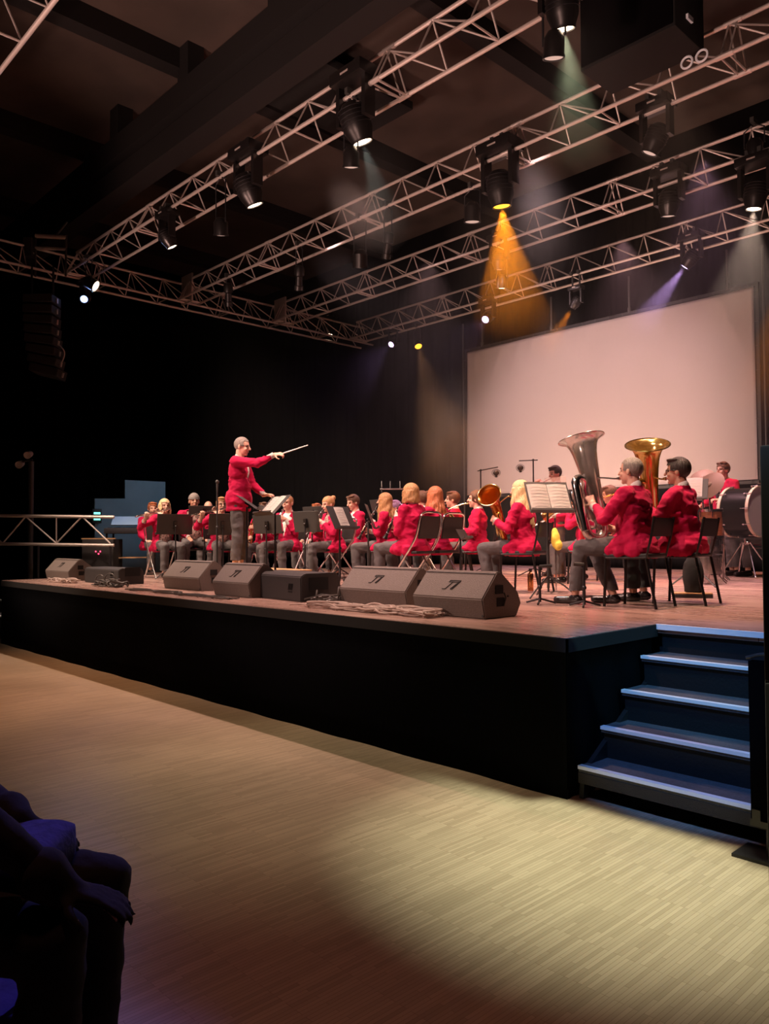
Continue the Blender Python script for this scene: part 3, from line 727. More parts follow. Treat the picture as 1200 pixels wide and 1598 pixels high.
        for q in range(12):     # folds of the coat body
            a = rd.uniform(0,6.28); zz = rd.uniform(-.02,.34); r_ = .165*fat
            c0 = up(math.cos(a)*r_, math.sin(a)*.12*fat, zz); c1 = up(math.cos(a+.5)*r_, math.sin(a+.5)*.12*fat, zz+rd.uniform(-.08,.1))
            caps(bm, c0, c1, .022, .016, 8)
        RLi = RL.inverted(); zb = .43 if sit else .77
        wopen = .11 if open_jacket else .068
        def cut(c):
            q = RLi@(c-pel); zz = q.z-ct
            if q.y > .03 and (.10 if not open_jacket else -.1) < zz < .56 and abs(q.x) < .006+(zz-.10 if not open_jacket else .4)/.40*wopen and (c-arms[1][0]).length > .1 and (c-arms[-1][0]).length > .1: return True
            if zz > .525: return True
            if c.z < zb: return True
            for sd in (1,-1):
                el, wr, f, pn, cu = arms[sd]; d = (wr-el).normalized()
                if (c-wr).length < .12 and (c-wr).dot(d) > -.045: return True
            return False
        jk = clothing(bm, 'jacket', 'jacket', cut)
        # cuffs
        for sd in (1,-1):
            el, wr, f, pn, cu = arms[sd]; d = (wr-el).normalized(); bm = nb(); tube(bm, [wr-d*.09, wr-d*.004], .037, 14, cap=False); bmesh.ops.solidify(bm, geom=bm.faces[:], thickness=.004); obj('cuff', bm, 'shirt', root)
        if badge:
            bm = nb(); q = up(-.10,.128,.31); A = align(q, q+RL@V(-.5,1,.15)); lathe(bm, [(0,-.01),(.03,-.01),(.032,.004),(.02,.008),(0,.008)], 10, A); obj('badge', bm, 'gold', root)
    bm = nb()
    ell(bm, up(0,.004,.33+ct), (.172,.118,.18), RL.to_4x4()); ell(bm, up(0,.01*fat,.14), (.155*fat,.125*fat,.2), RL.to_4x4()); caps(bm, up(-.13,0,.445+ct), up(.13,0,.445+ct), .052, .052)
    if not jacket:
        for sd in (1,-1):
            el, wr, f, pn, cu = arms[sd]; caps(bm, sh[sd], el, .062, .052); caps(bm, el, wr+(el-wr).normalized()*.02, .052, .038)
    caps(bm, up(0,-.012,.46+ct), up(0,-.012,.525+ct), .069, .062)
    clothing(bm, 'shirt', top_cloth, None, v=max(vx,.013))
    if tie:
        bm = nb(); tube(bm, [up(0,.072,.50+ct),up(0,.122,.42+ct),up(0,.142,.30),up(0,.15,.16)], [.012,.022,.03,.012], 8); obj('tie', bm, 'tie', root)
    # ---- trousers, shoes
    bm = nb(); ell(bm, pel+V(0,-.01,-.01), (.172*fat,.145*fat,.115))
    for sd in (1,-1):
        caps(bm, hip[sd], kn[sd], .098*max(1,fat*.95), .074); d = (an[sd]-kn[sd])
        caps(bm, kn[sd], kn[sd]+d*.9, .072, .066)
        for q in range(4):
            t = rd.uniform(.0,.9); c0 = kn[sd]+d*t+V(rd.uniform(-.03,.03),-.03,0); caps(bm, c0+V(0,0,.06), c0-V(0,0,.06), .04, .04, 8)
    cutz = lambda c: min((c-an[1]).length,(c-an[-1]).length) < .09 and c.z < min(an[1].z,an[-1].z)+.04
    clothing(bm, 'trousers', trouser, cutz)
    for sd in (1,-1):
        ft = V(0,1,0) if not feet else V(*feet[0 if sd == 1 else 1]); ft.normalize(); a = an[sd]; bm = nb()
        caps(bm, a+V(0,0,-.02), a+ft*.02+V(0,0,-.05), .04, .042, 12); caps(bm, a-ft*.035+V(0,0,-.048), a+ft*.19+V(0,0,-.056), .040, .036, 12)
        me = remesh(bm, .011, 2, 'shoe')
        zl = a.z-.088
        for v in me.vertices:
            if v.co.z < zl and abs(ft.z) < .2: v.co.z = zl
        sho = finish('shoe', me, 'shoe', root, True)
    # ---- hair
    st, hcol = hair; bm = nb(); T = RH_.to_4x4(); cutf = None
    def fcut(zlim=.045, y0=.055, ear=True):
        def f(c):
            q = inv@(c-hc)
            if q.y > y0 and q.z < zlim: return True
            if ear and q.z < -.0 and q.y > -.03 and abs(q.x) > .04: return True
            return q.z < -.075
        return f
    if st in ('short','crop','cap'):
        th = {'short':.014,'crop':.006,'cap':.014}[st]
        ell(bm, hd(0,-.012,.03), (.077+th,.099+th,.094+th), T, 20, 14)
        if st == 'short':
            for q in range(16):
                a = rd.uniform(-1.9,1.9); c0 = hd(math.sin(a)*.06,.02+math.cos(a)*.05,.105); ell(bm, c0, (.026,.03,.016), T, 8, 6)
        cutf = fcut(.062 if st != 'cap' else .035, .05) if st != 'crop' else fcut(.075,.04)
        if st == 'cap': cutf = lambda c: (inv@(c-hc)).z < .03+.1*min(0,(inv@(c-hc)).y)
    elif st == 'bald':
        ell(bm, hd(0,-.02,.005), (.081,.094,.075), T, 20, 14); cutf = lambda c: (inv@(c-hc)).y > -.0 or (inv@(c-hc)).z > .05 or (inv@(c-hc)).z < -.06
    elif st == 'bun':
        ell(bm, hd(0,-.014,.03), (.088,.108,.104), T, 20, 14); ell(bm, hd(0,-.11,.085), (.045,.042,.042), T)
        cutf = fcut(.055,.045)
    elif st == 'lowbun':
        ell(bm, hd(0,-.014,.028), (.09,.108,.104), T, 20, 14); ell(bm, hd(0,-.10,-.05), (.045,.05,.06), T); caps(bm, hd(.075,-.0,.03), hd(.06,-.06,-.06), .022,.03); caps(bm, hd(-.075,-.0,.03), hd(-.06,-.06,-.06), .022,.03)
        cutf = lambda c: (inv@(c-hc)).y > .045 and (inv@(c-hc)).z < .055
    else:   # bob, long, verylong
        ln = {'bob':.11,'long':.36,'verylong':.43}[st]; ell(bm, hd(0,-.014,.028), (.092,.11,.105), T, 20, 14)
        for q in range(26):
            a = math.radians(100+q*(340/25)-20-90*0); a = math.radians(-62+q*(304/25)) ; a = math.pi/2+math.radians(28)+math.radians(304)*q/25
            x, y = math.cos(a)*.083, math.sin(a)*.095-.01; p0 = hd(x,y,.03); l2 = ln*rd.uniform(.85,1.05)
            bx = -.05 if st != 'bob' else 0
            p1 = hd(x*1.16,y*1.05-.0,-.07); d2 = RL.to_4x4().to_3x3()@V(0,0,-1)
            pts = [p0,p1]; nseg = 4; dn_ = V(0,0,-1)
            for j in range(1,nseg+1):
                t = j/nseg; p = p1+dn_*(l2-.05)*t; rel = V(x,y,0).normalized()
                if st != 'bob': p += V(rel.x*.03*math.sin(t*3), rel.y*.02-.035*t+(0.0), 0)+V(rd.uniform(-.011,.011),rd.uniform(-.011,.011),0)
                pts.append(p)
            tube(bm, spline(pts,3), [.017+.004*math.sin(j*1.3+q) for j in range(len(spline(pts,3)))][:-1]+[.008], 7)
        def cutf(c):
            q = inv@(c-hc); return q.y > .05 and q.z < .06 and abs(q.x) < .068 and q.z > -.3
    hcut = cutf
    clothing(bm, 'knit_cap' if st == 'cap' else 'hair', hcol, hcut, .004, 1, max(vox,.008))
    if glasses:
        bm = nb()
        for sx in (-1,1):
            tube(bm, [hd(sx*.033+.025*math.cos(t),.092,.0+.018*math.sin(t)) for t in [i*math.pi/7 for i in range(14)]], .0028, 5, closed=True)
            tube(bm, [hd(sx*.058,.09,.005), hd(sx*.084,.05,.008), hd(sx*.086,-.01,.006)], .0026, 5)
        tube(bm, [hd(-.01,.096,.003), hd(.01,.096,.003)], .0026, 5); obj('glasses', bm, 'black', root)
    return res

# ================================================================ instruments
def place(name, label, cat, res, group=None, parts=(), at_=None):
    """a held thing: its Empty stands at local point at_ of the player's frame"""
    o = at_ or V(0,.3,.9); mw = res['mw']@Matrix.Translation(o)
    t = thing(name, label, cat, mw=mw, group=group)
    for nm, bm, m, sub in parts:
        bmesh.ops.translate(bm, verts=bm.verts[:], vec=-o); p = obj(nm, bm, m, t)
    return t
def flute(res, label, group=None, ang=0.0):
    m = res['mouth']; a = m+V(-.07,.022,.012); b = m+V(.56,.10,-.13); u = (b-a)
    b1 = nb(); tube(b1, [a,b], .0125, 10)
    b2 = nb(); tube(b2, [a+u*.0, a+u*.2], .0145, 10); ell(b2, a+u*.115+V(0,0,.008), (.02,.014,.007), None, 8, 6)
    b3 = nb()
    for i in range(13):
        p = a+u*(.3+i*.052); cyl(b3, p+V(0,.002,.008), p+V(0,.006,.02), .0085, n=8)
    tube(b3, [a+u*.28+V(0,.013,.01), a+u*.95+V(0,.013,.01)], .003, 5)
    return place('flute', label, 'flute', res, group, [('tube',b1,'silver',0),('head_joint',b2,'silver',0),('keys',b3,'silver',0)], (a+b)/2)
def g_flute_L(r): m = r['mouth']; return (m+V(.15,.055,-.055), V(.35,-.75,.5), V(0,.4,1), .75)
def g_flute_R(r): m = r['mouth']; return (m+V(.38,.11,-.12), V(-.25,.35,.9), V(0,-1,.3), .7)
def clarinet(res, label, m='wood', drop=.5, fwd=.30, side=0.0, group=None, name='clarinet'):
    mo = res['mouth']; a = mo+V(0,-.005,.0); b = mo+V(side,fwd,-drop); u = b-a
    b1 = nb(); tube(b1, [a,a+u*.12,a+u*.13,a+u*.86,a+u*.94,b], [.008,.012,.0155,.017,.024,.037], 14)
    b2 = nb()
    for q in (.13,.24,.55,.86): tube(b2, [a+u*(q-.008),a+u*(q+.008)], .0195, 12)
    n = V(0,.85,.5).normalized()
    for i in range(11): p = a+u*(.27+i*.052)+n*.017; cyl(b2, p, p+n*.006, .009, n=8)
    tube(b2, [a+u*.26+n*.02+V(.01,0,0), a+u*.84+n*.02+V(.01,0,0)], .003, 5)
    return place(name, label, name.split('_')[-1], res, group, [('body_joint',b1,m,0),('keys',b2,'silver',0)], (a+b)/2)
def g_clar(t, sd, drop=.5, fwd=.30, side=0.0):
    def g(r):
        m = r['mouth']; p = m+V(side,fwd,-drop)*t
        return (p+V(sd*.035,-.01,-.01), V(-sd*.55,.75,.35), V(-sd*.6,.1,-.2) if 0 else V(-sd*.9,-.3,.1), .8)
    return g
def sax(res, label, group=None, big=1.0, x=.10):
    m = res['mouth']; b1 = nb()
    pts = spline([m, m+V(.0,.07,.01), m+V(x*.3,.13,-.05), m+V(x,.15,-.16), m+V(x,.20,-.45*big), m+V(x,.24,-.60*big), m+V(x,.30,-.66*big), m+V(x,.365,-.60*big), m+V(x,.40,-.45*big), m+V(x,.43,-.33*big)], 6)
    N = len(pts); tube(b1, pts, [.008+.03*(i/N)**1.6+(.05*max(0,(i/N-.82)/.18)**2.2) for i in range(N)], 14, cap=False)
    b2 = nb(); u = V(0,.05,-.29)
    for i in range(11):
        p = m+V(x+.02,.175,-.2)+u*i*.1*big; ell(b2, p, (.012,.018,.014), None, 8, 6)
    for i in range(4): ell(b2, m+V(x+.03,.37,-.62+i*.05), (.012,.026,.026), None, 8, 6)
    tube(b2, [m+V(x+.03,.17,-.18), m+V(x+.03,.22,-.52)], .004, 5); tube(b2, [m+V(x-.03,.17,-.18), m+V(x-.03,.22,-.52)], .004, 5)
    b3 = nb(); caps(b3, m, m+V(0,.05,.008), .009, .012, 8)
    return place('saxophone', label, 'saxophone', res, group, [('horn_tube',b1,'gold',0),('keys',b2,'gold',0),('mouthpiece',b3,'wood',0)], m+V(x,.25,-.4))
def g_sax(which, x=.10):
    def g(r):
        m = r['mouth']
        return (m+V(x-.03,.2,-.26),V(.5,.75,.2),V(1,0,-.2),.8) if which == 'L' else (m+V(x+.03,.23,-.45),V(-.5,.8,.2),V(-1,0,-.1),.8)
    return g
def tuba(res, label, bot, top, rb=.205, m='silver', m2=None, side=1, roll=0.0, name='tuba', cat='tuba', fat=1.0, valves=4, twist=0.0, group=None, bend=None):
    """big conical brass horn, its bell at `top`, bottom bow at `bot`, in the player's frame"""
    A = align(V(*bot), V(*top), V(0,1,0)); A = A@Matrix.Rotation(roll,4,'Z'); Ln = (V(*top)-V(*bot)).length; s = Ln/1.0
    k = rb/.205; P = lambda x,y,z: A@V(x*s*fat*side,y*s*fat,z*s)
    b1 = nb(); zs = [1.0,.993,.978,.955,.92,.85,.75,.58,.40,.25,.10]; rs = [1.0,.93,.79,.69,.61,.545,.48,.40,.33,.28,.25]
    bv = V(*bend) if bend else V(0,0,0); pts = [P(0,0,z)+bv*max(0,(z-.5)/.5)**2 for z in zs]; rr = [.205*s*r*(k/s if r > .6 else (k/s*.5+.5*fat)) for r in rs]
    w_ = .20
    for i in range(1,9):
        a = math.pi*i/9; pts.append(P(-w_/2+w_/2*math.cos(a),0,.10-.09*math.sin(a))); rr.append((.052-.0008*i)*s*fat)
    pts.append(P(-w_,0,.10)); rr.append(.046*s*fat)
    tube(b1, pts, rr, 28, cap=False)
    bmesh.ops.solidify(b1, geom=b1.faces[:], thickness=.002)
    u_, v_ = frame(pts[0]-pts[1]); b2 = nb(); tube(b2, [pts[0]+(u_*math.cos(t)+v_*math.sin(t))*rb for t in [2*math.pi*i/36 for i in range(36)]], .006, 8, closed=True)
    b3 = nb(); up_ = [P(-w_,0,.10),P(-w_-.005,0,.3),P(-w_,0,.5)]
    for i in range(1,8):
        a = math.pi*i/8; up_.append(P(-w_+.065-.065*math.cos(a),.01*i/8,.55+.06*math.sin(a)))
    up_ += [P(-.07,.05,.5),P(-.07,.05,.3)]
    tube(b3, up_, [.046*s*fat-.0016*i*s for i in range(len(up_))], 14)
    b4 = nb()
    for i in range(valves):
        x = -.17+i*.045; cyl(b4, P(x,.085,.22), P(x,.085,.40), .0185*s*fat, n=12); cyl(b4, P(x,.085,.40), P(x,.085,.415), .021*s*fat, n=12); cyl(b4, P(x,.085,.21), P(x,.085,.225), .021*s*fat, n=12)
        cyl(b4, P(x,.085,.41), P(x,.085,.45), .005, n=6); cyl(b4, P(x,.085,.45), P(x,.085,.458), .012, n=10)
    b5 = nb()
    for (x0,x1,z0,z1,y,r) in ((-.16,-.03,.12,.46,.05,.0115),(-.12,.04,.15,.36,.12,.010),(-.19,-.09,.17,.50,.10,.010),(-.05,.06,.2,.62,.07,.012),(-.22,-.14,.12,.30,.06,.010)):
        q = [P(x0,y,z0+.03),P(x0,y,z1-.03),P(x0+.015,y,z1),P(x1-.015,y,z1),P(x1,y,z1-.03),P(x1,y,z0+.03),P(x1-.015,y,z0),P(x0+.015,y,z0)]
        tube(b5, q, r*s*fat, 8, closed=True)
    # lead pipe to the mouth
    mo = res['mouth']; b6 = nb(); q0 = P(-.05,.085,.52); q1 = P(-.02,.1,.66) if mo.z > P(0,0,.6).z else P(-.03,.1,.6)
    tube(b6, spline([P(-.06,.085,.36),q0,q1,(q1+mo)/2+V(0,.02,.02),mo+V(0,.05,.0),mo+V(0,.005,0)],5), .0085, 8); cyl(b6, mo+V(0,.03,0), mo+V(0,-.002,0), .010, .019, 12)
    parts = [('bell_flare',b1,m,0),('bell_rim',b2,m2 or m,0),('large_branch',b3,m,0),('valve_set',b4,'silver',0),('tubing',b5,m2 or m,0),('lead_pipe',b6,m2 or m,0)]
    return place(name, label, cat, res, group, parts, (V(*bot)+V(*top))/2)
def trombone(res, label, ang=-.12, group=None, ext=.5):
    m = res['mouth']; d = V(0,1,ang).normalized(); sl = V(.0,0,0); b1 = nb(); x = .09
    a = m; b = m+d*(.55+ext*.4); q = V(x,0,-.0)
    tube(b1, [a,a+d*.3,b,b+q*.15+d*.03,b+q*.85+d*.03,b+q,a+q+d*.1], .008, 8); cyl(b1, a+d*.02, a, .008, .015, 10)
    for t in (.15,.42): tube(b1, [m+d*t, m+d*t+q], .006, 6)
    b2 = nb(); q2 = V(-.10,0,.03); st = a+q2-d*.28
    tube(b2, [a+q+d*.1,a+q-d*.1,st+q-q2*1.0+V(0,0,.01)], .008, 8)
    tube(b2, [st+q-q2*1.0+V(0,0,.01), st+(q-q2)*.5-d*.05, st], .009, 8); u = d
    zs = [0,.3,.5,.62,.70,.75,.78,.79]; rs = [.010,.012,.017,.026,.042,.062,.088,.10]
    b3 = nb(); tube(b3, [st+u*z for z in zs], rs, 20, cap=False); bmesh.ops.solidify(b3, geom=b3.faces[:], thickness=.0015)
    return place('trombone', label, 'trombone', res, group, [('slide',b1,'silver',0),('tuning_slide',b2,'gold',0),('bell_flare',b3,'gold',0)], m+d*.2)
def g_tb(w_):
    def g(r):
        m = r['mouth']; return (m+V(-.02,.14,-.05),V(.3,.35,.85),V(.9,.1,0),.9) if w_ == 'L' else (m+V(.05,.50,-.10),V(-.4,.3,.85),V(-.9,.0,.1),.9)
    return g
def horn(res, label, group=None):
    m = res['mouth']; c = m+V(.10,.22,-.28); b1 = nb(); ax = V(.35,.3,.0)
    for r, o in ((.15,0),(.125,.02),(.10,-.02),(.075,.03)):
        tube(b1, [c+V(math.sin(t)*r*.5+o, math.sin(t)*r*.85, math.cos(t)*r) for t in [2*math.pi*i/28 for i in range(28)]], .010, 8, closed=True)
    b2 = nb(); pts = spline([c+V(-.05,.05,-.14),c+V(.05,.02,-.16),c+V(.14,-.06,-.14),c+V(.2,-.12,-.1)],5); tube(b2, pts, [.02+.12*(i/(len(pts)-1))**3 for i in range(len(pts))], 20, cap=False); bmesh.ops.solidify(b2, geom=b2.faces[:], thickness=.0015)
    b3 = nb(); tube(b3, spline([m,m+V(.0,.1,-.02),m+V(.03,.2,-.1),c+V(0,.12,.05)],5), .006, 8)
    for i in range(3): cyl(b3, c+V(-.03+.03*i,.10,.02), c+V(-.03+.03*i,.10,.09), .013, n=10)
    return place('french_horn', label, 'french horn', res, group, [('coil',b1,'silver',0),('bell_flare',b2,'silver',0),('lead_pipe',b3,'silver',0)], c)
def trumpet(res, label, group=None, ang=-.1):
    m = res['mouth']; d = V(0,1,ang).normalized(); b1 = nb(); tube(b1, [m,m+d*.06,m+d*.34,m+d*.37+V(0,0,-.03),m+d*.34+V(0,0,-.06),m+d*.1+V(0,0,-.06)], .007, 8)
    b2 = nb(); st = m+V(.0,0,-.06); tube(b2, [st+d*z for z in (.08,.3,.42,.47,.5,.52)], [.007,.009,.016,.028,.046,.06], 18, cap=False)
    b3 = nb()
    for i in range(3): p = m+d*(.17+i*.028); cyl(b3, p+V(0,0,-.1), p+V(0,0,.03), .011, n=10); cyl(b3, p+V(0,0,.03), p+V(0,0,.05), .004, n=6)
    return place('trumpet', label, 'trumpet', res, group, [('lead_pipe',b1,'silver',0),('bell_flare',b2,'gold',0),('valve_set',b3,'silver',0)], m+d*.2)
def g_tp(w_):
    def g(r):
        m = r['mouth']; return (m+V(-.03,.17,-.07),V(.4,.2,.9),V(.9,.1,0),.9) if w_ == 'L' else (m+V(.03,.20,-.02),V(-.5,.6,.1),V(-.2,0,-1),.8)
    return g

# ================================================================ furniture of the band
def chair(kind, res, label, group):
    t = thing({'fold':'folding_chair','stack':'stacking_chair'}[kind], label, 'chair', res['O'], res['rz'], group)
    t.location.z = res['O'].z
    if kind == 'fold':
        bm = bbox((-.185,-.2,.425),(.185,.21,.46),.012); obj('seat', bm, 'black', t)
        bm = nb(); prism(bm, [(-.235,.60),(-.215,.60),(-.26,.86),(-.28,.86)], -.185, .185); bmesh.ops.bevel(bm, geom=bm.edges[:], offset=.006, segments=2, affect='EDGES'); obj('backrest', bm, 'cabdark', t)
        for sx in (-1,1):
            bm = nb(); tube(bm, spline([(sx*.21,.26,.0),(sx*.21,.0,.33),(sx*.21,-.2,.60),(sx*.20,-.27,.84),(sx*.13,-.285,.9),(0,-.288,.905)],5), .0125, 8); obj('front_leg_and_back_tube', bm, 'chrome', t).name = 'frame_tube'
            bm = nb(); tube(bm, [(sx*.185,-.30,0),(sx*.185,.02,.44)], .0125, 8); obj('leg', bm, 'chrome', t)
        for y, z, w_ in ((.2,.08,.21),(-.25,.07,.185)):
            bm = nb(); cyl(bm, (-w_,y,z), (w_,y,z), .009, n=8); obj('stretcher', bm, 'chrome', t)
    else:
        bm = bbox((-.19,-.2,.425),(.19,.21,.465),.015); obj('seat', bm, 'black', t)
        bm = nb(); prism(bm, [(-.245,.61),(-.22,.61),(-.245,.77),(-.27,.77)], -.19, .19); bmesh.ops.bevel(bm, geom=bm.edges[:], offset=.008, segments=2, affect='EDGES'); obj('backrest', bm, 'black', t)
        for sx in (-1,1):
            bm = nb(); tube(bm, [(sx*.195,.2,0),(sx*.195,.18,.43)], .013, 8); obj('leg', bm, 'blackpaint', t)
            bm = nb(); tube(bm, [(sx*.195,-.27,0),(sx*.195,-.19,.42)], .013, 8); obj('leg', bm, 'blackpaint', t)
            bm = nb(); tube(bm, [(sx*.195,.18,.425),(sx*.195,-.19,.43),(sx*.195,-.235,.6),(sx*.195,-.268,.78)], .012, 8); obj('back_frame', bm, 'blackpaint', t)
    return t

def music_stand(label, px, py, w, face, dw=.50, dh=.33, tilt=.35, m='desk', sheets=0, pole='black', slabel=None, legs=True, foot=.3):
    """desk centre seen at (px,py) at distance w; face = way the reading side looks"""
    c = at(px, py, w=w); h = c.z-STAGE; rz = math.atan2(-face[0], face[1]) + math.pi   # local -Y = reading side
    t = thing('music_stand', label, 'music stand', (c.x,c.y,STAGE), rz, 'music stands of the band')
    T = Matrix.Translation((0,0,h))@Matrix.Rotation(-tilt,4,'X')
    bm = nb(); cbox(bm, (0,0,0), (dw,.006,dh), T); bmesh.ops.bevel(bm, geom=bm.edges[:], offset=.002, segments=1, affect='EDGES'); d_ = obj('desk', bm, m, t)
    bm = nb(); cbox(bm, (0,-.03,-dh/2), (dw,.06,.006), T); cbox(bm, (0,-.058,-dh/2+.01), (dw,.004,.02), T); obj('lip', bm, m, d_)
    bm = nb(); cbox(bm, (0,.02,-.02), (.05,.03,.13), T); ell(bm, T@V(0,.045,-.03), .02, None, 8, 6); obj('clamp', bm, 'blackpaint', t)
    bm = nb(); tube(bm, [(0,.03,.06),(0,.03,h-.05)], .011, 8); cyl(bm, (0,.03,.1), (0,.03,h*.55), .015, n=8); ell(bm, (0.02,.03,h*.55), .018, None, 8, 6); obj('pole', bm, pole, t)
    if legs:
        for k in range(3):
            a = math.radians(90+120*k); bm = nb(); tube(bm, [(0,.03,.22),(math.cos(a)*foot*.5,.03+math.sin(a)*foot*.5,.13),(math.cos(a)*foot,.03+math.sin(a)*foot,.012)], .009, 6); obj('leg', bm, pole, t)
    mw = Matrix.Translation((c.x,c.y,STAGE))@Matrix.Rotation(rz,4,'Z')@T
    for i in range(sheets):
        n = sheets; x = (i-(n-1)/2)*.215; bm = nb(); g = []
        for j in range(9):
            q = j/8; g.append([bm.verts.new((x-.105+.21*q, -.008-.012*math.sin(q*math.pi), -.145)), bm.verts.new((x-.105+.21*q, -.008-.012*math.sin(q*math.pi), .145))])
        for j in range(8): bm.faces.new((g[j][0],g[j+1][0],g[j+1][1],g[j][1]))
        bmesh.ops.solidify(bm, geom=bm.faces[:], thickness=.0015)
        o = obj('sheet_music', bm, 'paper'); o.matrix_world = mw
        b2 = nb()
        for r_ in range(7):
            z = .115-r_*.037
            for l_ in range(3): cbox(b2, (x,-.0235,z-.004*l_), (.17,.0008,.0012))
        s2 = obj('staves', b2, 'ink', o); s2['kind'] = 'stuff'
        tag(o, (slabel or 'white music sheet')+(', left page' if n == 2 and i == 0 else ', right page' if n == 2 else ''), 'sheet music')
    return t
# ================================================================ the band
GB = 'folding chairs of the band'; GS = 'black stacking chairs of the band'
# conductor on the podium
pc = at(385, 700, w=10.5)
t = thing('podium', 'low wooden podium under the conductor', 'podium', (pc.x,pc.y,STAGE))
bm = bbox((-.6,-.6,.0),(.6,.6,.17),.01); obj('box', bm, 'cabdark', t); bm = bbox((-.62,-.62,.17),(.62,.62,.2),.008); obj('top_board', bm, 'plank', t)
cond = person('person in crimson jacket conducting, right arm stretched out with a white baton', 378, 10.5, 681, (.80,.60), 'stand', base=.2,
    R=(V(.13,.60,1.505), (0,.9,.12), (-.6,0,-.8), 1.0), L=(V(-.16,.36,1.0), (.35,.9,.1), (0,0,-1), .5), Rp=(.3,-.1,-1), hair=('crop','grey'), glasses=True, vox=.0075, lean=.04, hpitch=.12, fat=1.02)
mwc = cond['mw']; h = V(.10,.64,1.515); bm = nb(); tube(bm, [V(0,-.06,-.01),V(0,-.02,0),V(0,.0,.0)], [.009,.014,.006], 8)
t = thing('baton', 'white baton in the raised hand of the conductor', 'baton', mw=mwc@Matrix.Translation(h)); obj('grip', bm, 'plank', t)
bm = nb(); tube(bm, [V(0,0,0),V(-.01,.33,.10)], [.010,.006], 8); obj('shaft', bm, 'paper', t)

def P_(label, px, w, top, face, inst=None, chairk='fold', clabel=None, **kw):
    r = person(label, px, w, top, face, **kw)
    if chairk: chair(chairk, r, clabel, GB if chairk == 'fold' else GS)
    return r
FL = dict(L=g_flute_L, R=g_flute_R, Lp=(-.5,.3,-1), Rp=(.8,-.2,-.6), hyaw=-.1)
r = P_('person with chin-length blonde hair playing a flute, leftmost of the band', 257, 12.6, 777, (1,-.12), None, 'fold', 'folding chair under the leftmost blonde flute player', hair=('bob','blond'), top_cloth='pattern', female=True, open_jacket=True, lean=.05, spread=.14, **FL)
flute(r, 'silver flute held out by the leftmost blonde player')
P_('person mostly hidden behind the leftmost blonde flute player, only an ear and cheek showing', 238, 14.2, 783, (1,-.25), None, None, hair=('short','ginger'), vox=.011)
r = P_('person in a grey knit cap with a dark beard behind the left music stands', 303, 13.0, 769, (.95,-.35), None, 'stack', 'black stacking chair under the person in the grey knit cap', hair=('cap','beanie'), skin='skin2', top_cloth='pattern', open_jacket=True, spread=.2)
P_('bald forehead of a person above a music stand, right of the knit cap', 325, 14.4, 781, (.8,-.5), None, 'stack', 'black stacking chair under the bald person at the left', hair=('bald','grey'), vox=.011)
r = P_('person with grey-blond short hair and glasses playing a flute beside the conductor', 346, 12.2, 775, (1,-.25), None, 'stack', 'black stacking chair under the grey-blond flute player with glasses', hair=('short','honey'), glasses=True, top_cloth='pattern', spread=.2, open_jacket=True, female=True, **FL)
flute(r, 'silver flute of the grey-blond player with glasses beside the conductor')
r = P_('person with a saxophone, face hidden behind the conductor and the conductor\'s stand', 412, 12.6, 783, (.5,-.85), None, 'fold', 'folding chair right of the conductor\'s legs, under the hidden saxophone player', hair=('short','brown'), L=g_sax('L'), R=g_sax('R'), vox=.01)
sax(r, 'gold saxophone just right of the conductor\'s legs')
r = P_('person with cropped light hair playing a clarinet behind the conductor\'s white score', 449, 12.0, 772, (.35,-1), None, 'fold', 'folding chair under the clarinet player behind the white score', hair=('crop','honey'), L=g_clar(.4,-1,.42,.3), R=g_clar(.72,1,.42,.3), spread=.17)
clarinet(r, 'clarinet held low behind the conductor\'s white score', 'silver', .42, .3)
r = P_('person with light brown hair bun playing an oboe, centre left', 512, 11.7, 773, (-.2,-1), None, 'fold', 'folding chair under the oboe player with a bun', hair=('bun','honey'), L=g_clar(.4,-1,.42,.3), R=g_clar(.72,1,.42,.3), top_cloth='pattern', female=True, lean=.12, hpitch=.15, spread=.1, legR=((.12,.42,.50),(.02,.40,.09)))
clarinet(r, 'black oboe of the player with a bun', 'wood', .42, .3, name='oboe')
P_('person half hidden behind the oboe player with a bun', 494, 13.6, 785, (-.1,-1), None, None, hair=('short','ginger'), vox=.011)
r = P_('person with short brown hair looking down behind a dark music stand, centre of the band', 551, 12.4, 771, (-.25,-1), None, 'stack', 'black stacking chair under the short-haired person looking down', hair=('short','brown'), hpitch=.25, lean=.05, L=g_clar(.4,-1,.42,.3), R=g_clar(.72,1,.42,.3))
clarinet(r, 'clarinet of the short-haired person looking down', 'wood', .42, .3)
r = P_('person with long straight blonde hair in profile playing a clarinet', 600, 10.9, 768, (-.85,-.55), None, 'stack', 'black stacking chair under the long-haired blonde clarinet player', hair=('long','honey'), L=g_clar(.4,-1), R=g_clar(.70,1), female=True)
clarinet(r, 'black clarinet of the long-haired blonde player in profile')
P_('person with lilac-tinted hair behind the long-haired blonde clarinet player', 616, 12.4, 780, (-.6,-.8), None, None, hair=('short','lilac'), vox=.011)
r = P_('person with a light brown bob and glasses, playing clarinet on a folding chair', 640, 9.3, 753, (-1,-.12), None, 'fold', 'folding chair with dark backrest under the bobbed clarinet player', hair=('bob','honey'), glasses=True, L=g_clar(.36,-1), R=g_clar(.68,1), female=True, vox=.0075, fat=1.12, hyaw=.1, Lp=(-.5,-.4,-1))
clarinet(r, 'black clarinet of the bobbed player with glasses')
P_('person with a brown hair bun right behind the bobbed clarinet player', 657, 10.8, 765, (-1,-.3), None, 'stack', 'black stacking chair behind the bobbed clarinet player', hair=('bun','brown'), female=True, vox=.01)
r = P_('person with very long red-blond hair and glasses on a folding chair', 678, 9.7, 758, (-1,-.05), None, 'fold', 'folding chair under the person with very long red-blond hair', hair=('verylong','ginger'), glasses=True, L=g_clar(.36,-1), R=g_clar(.68,1), female=True, vox=.0075, top_cloth='shirt')
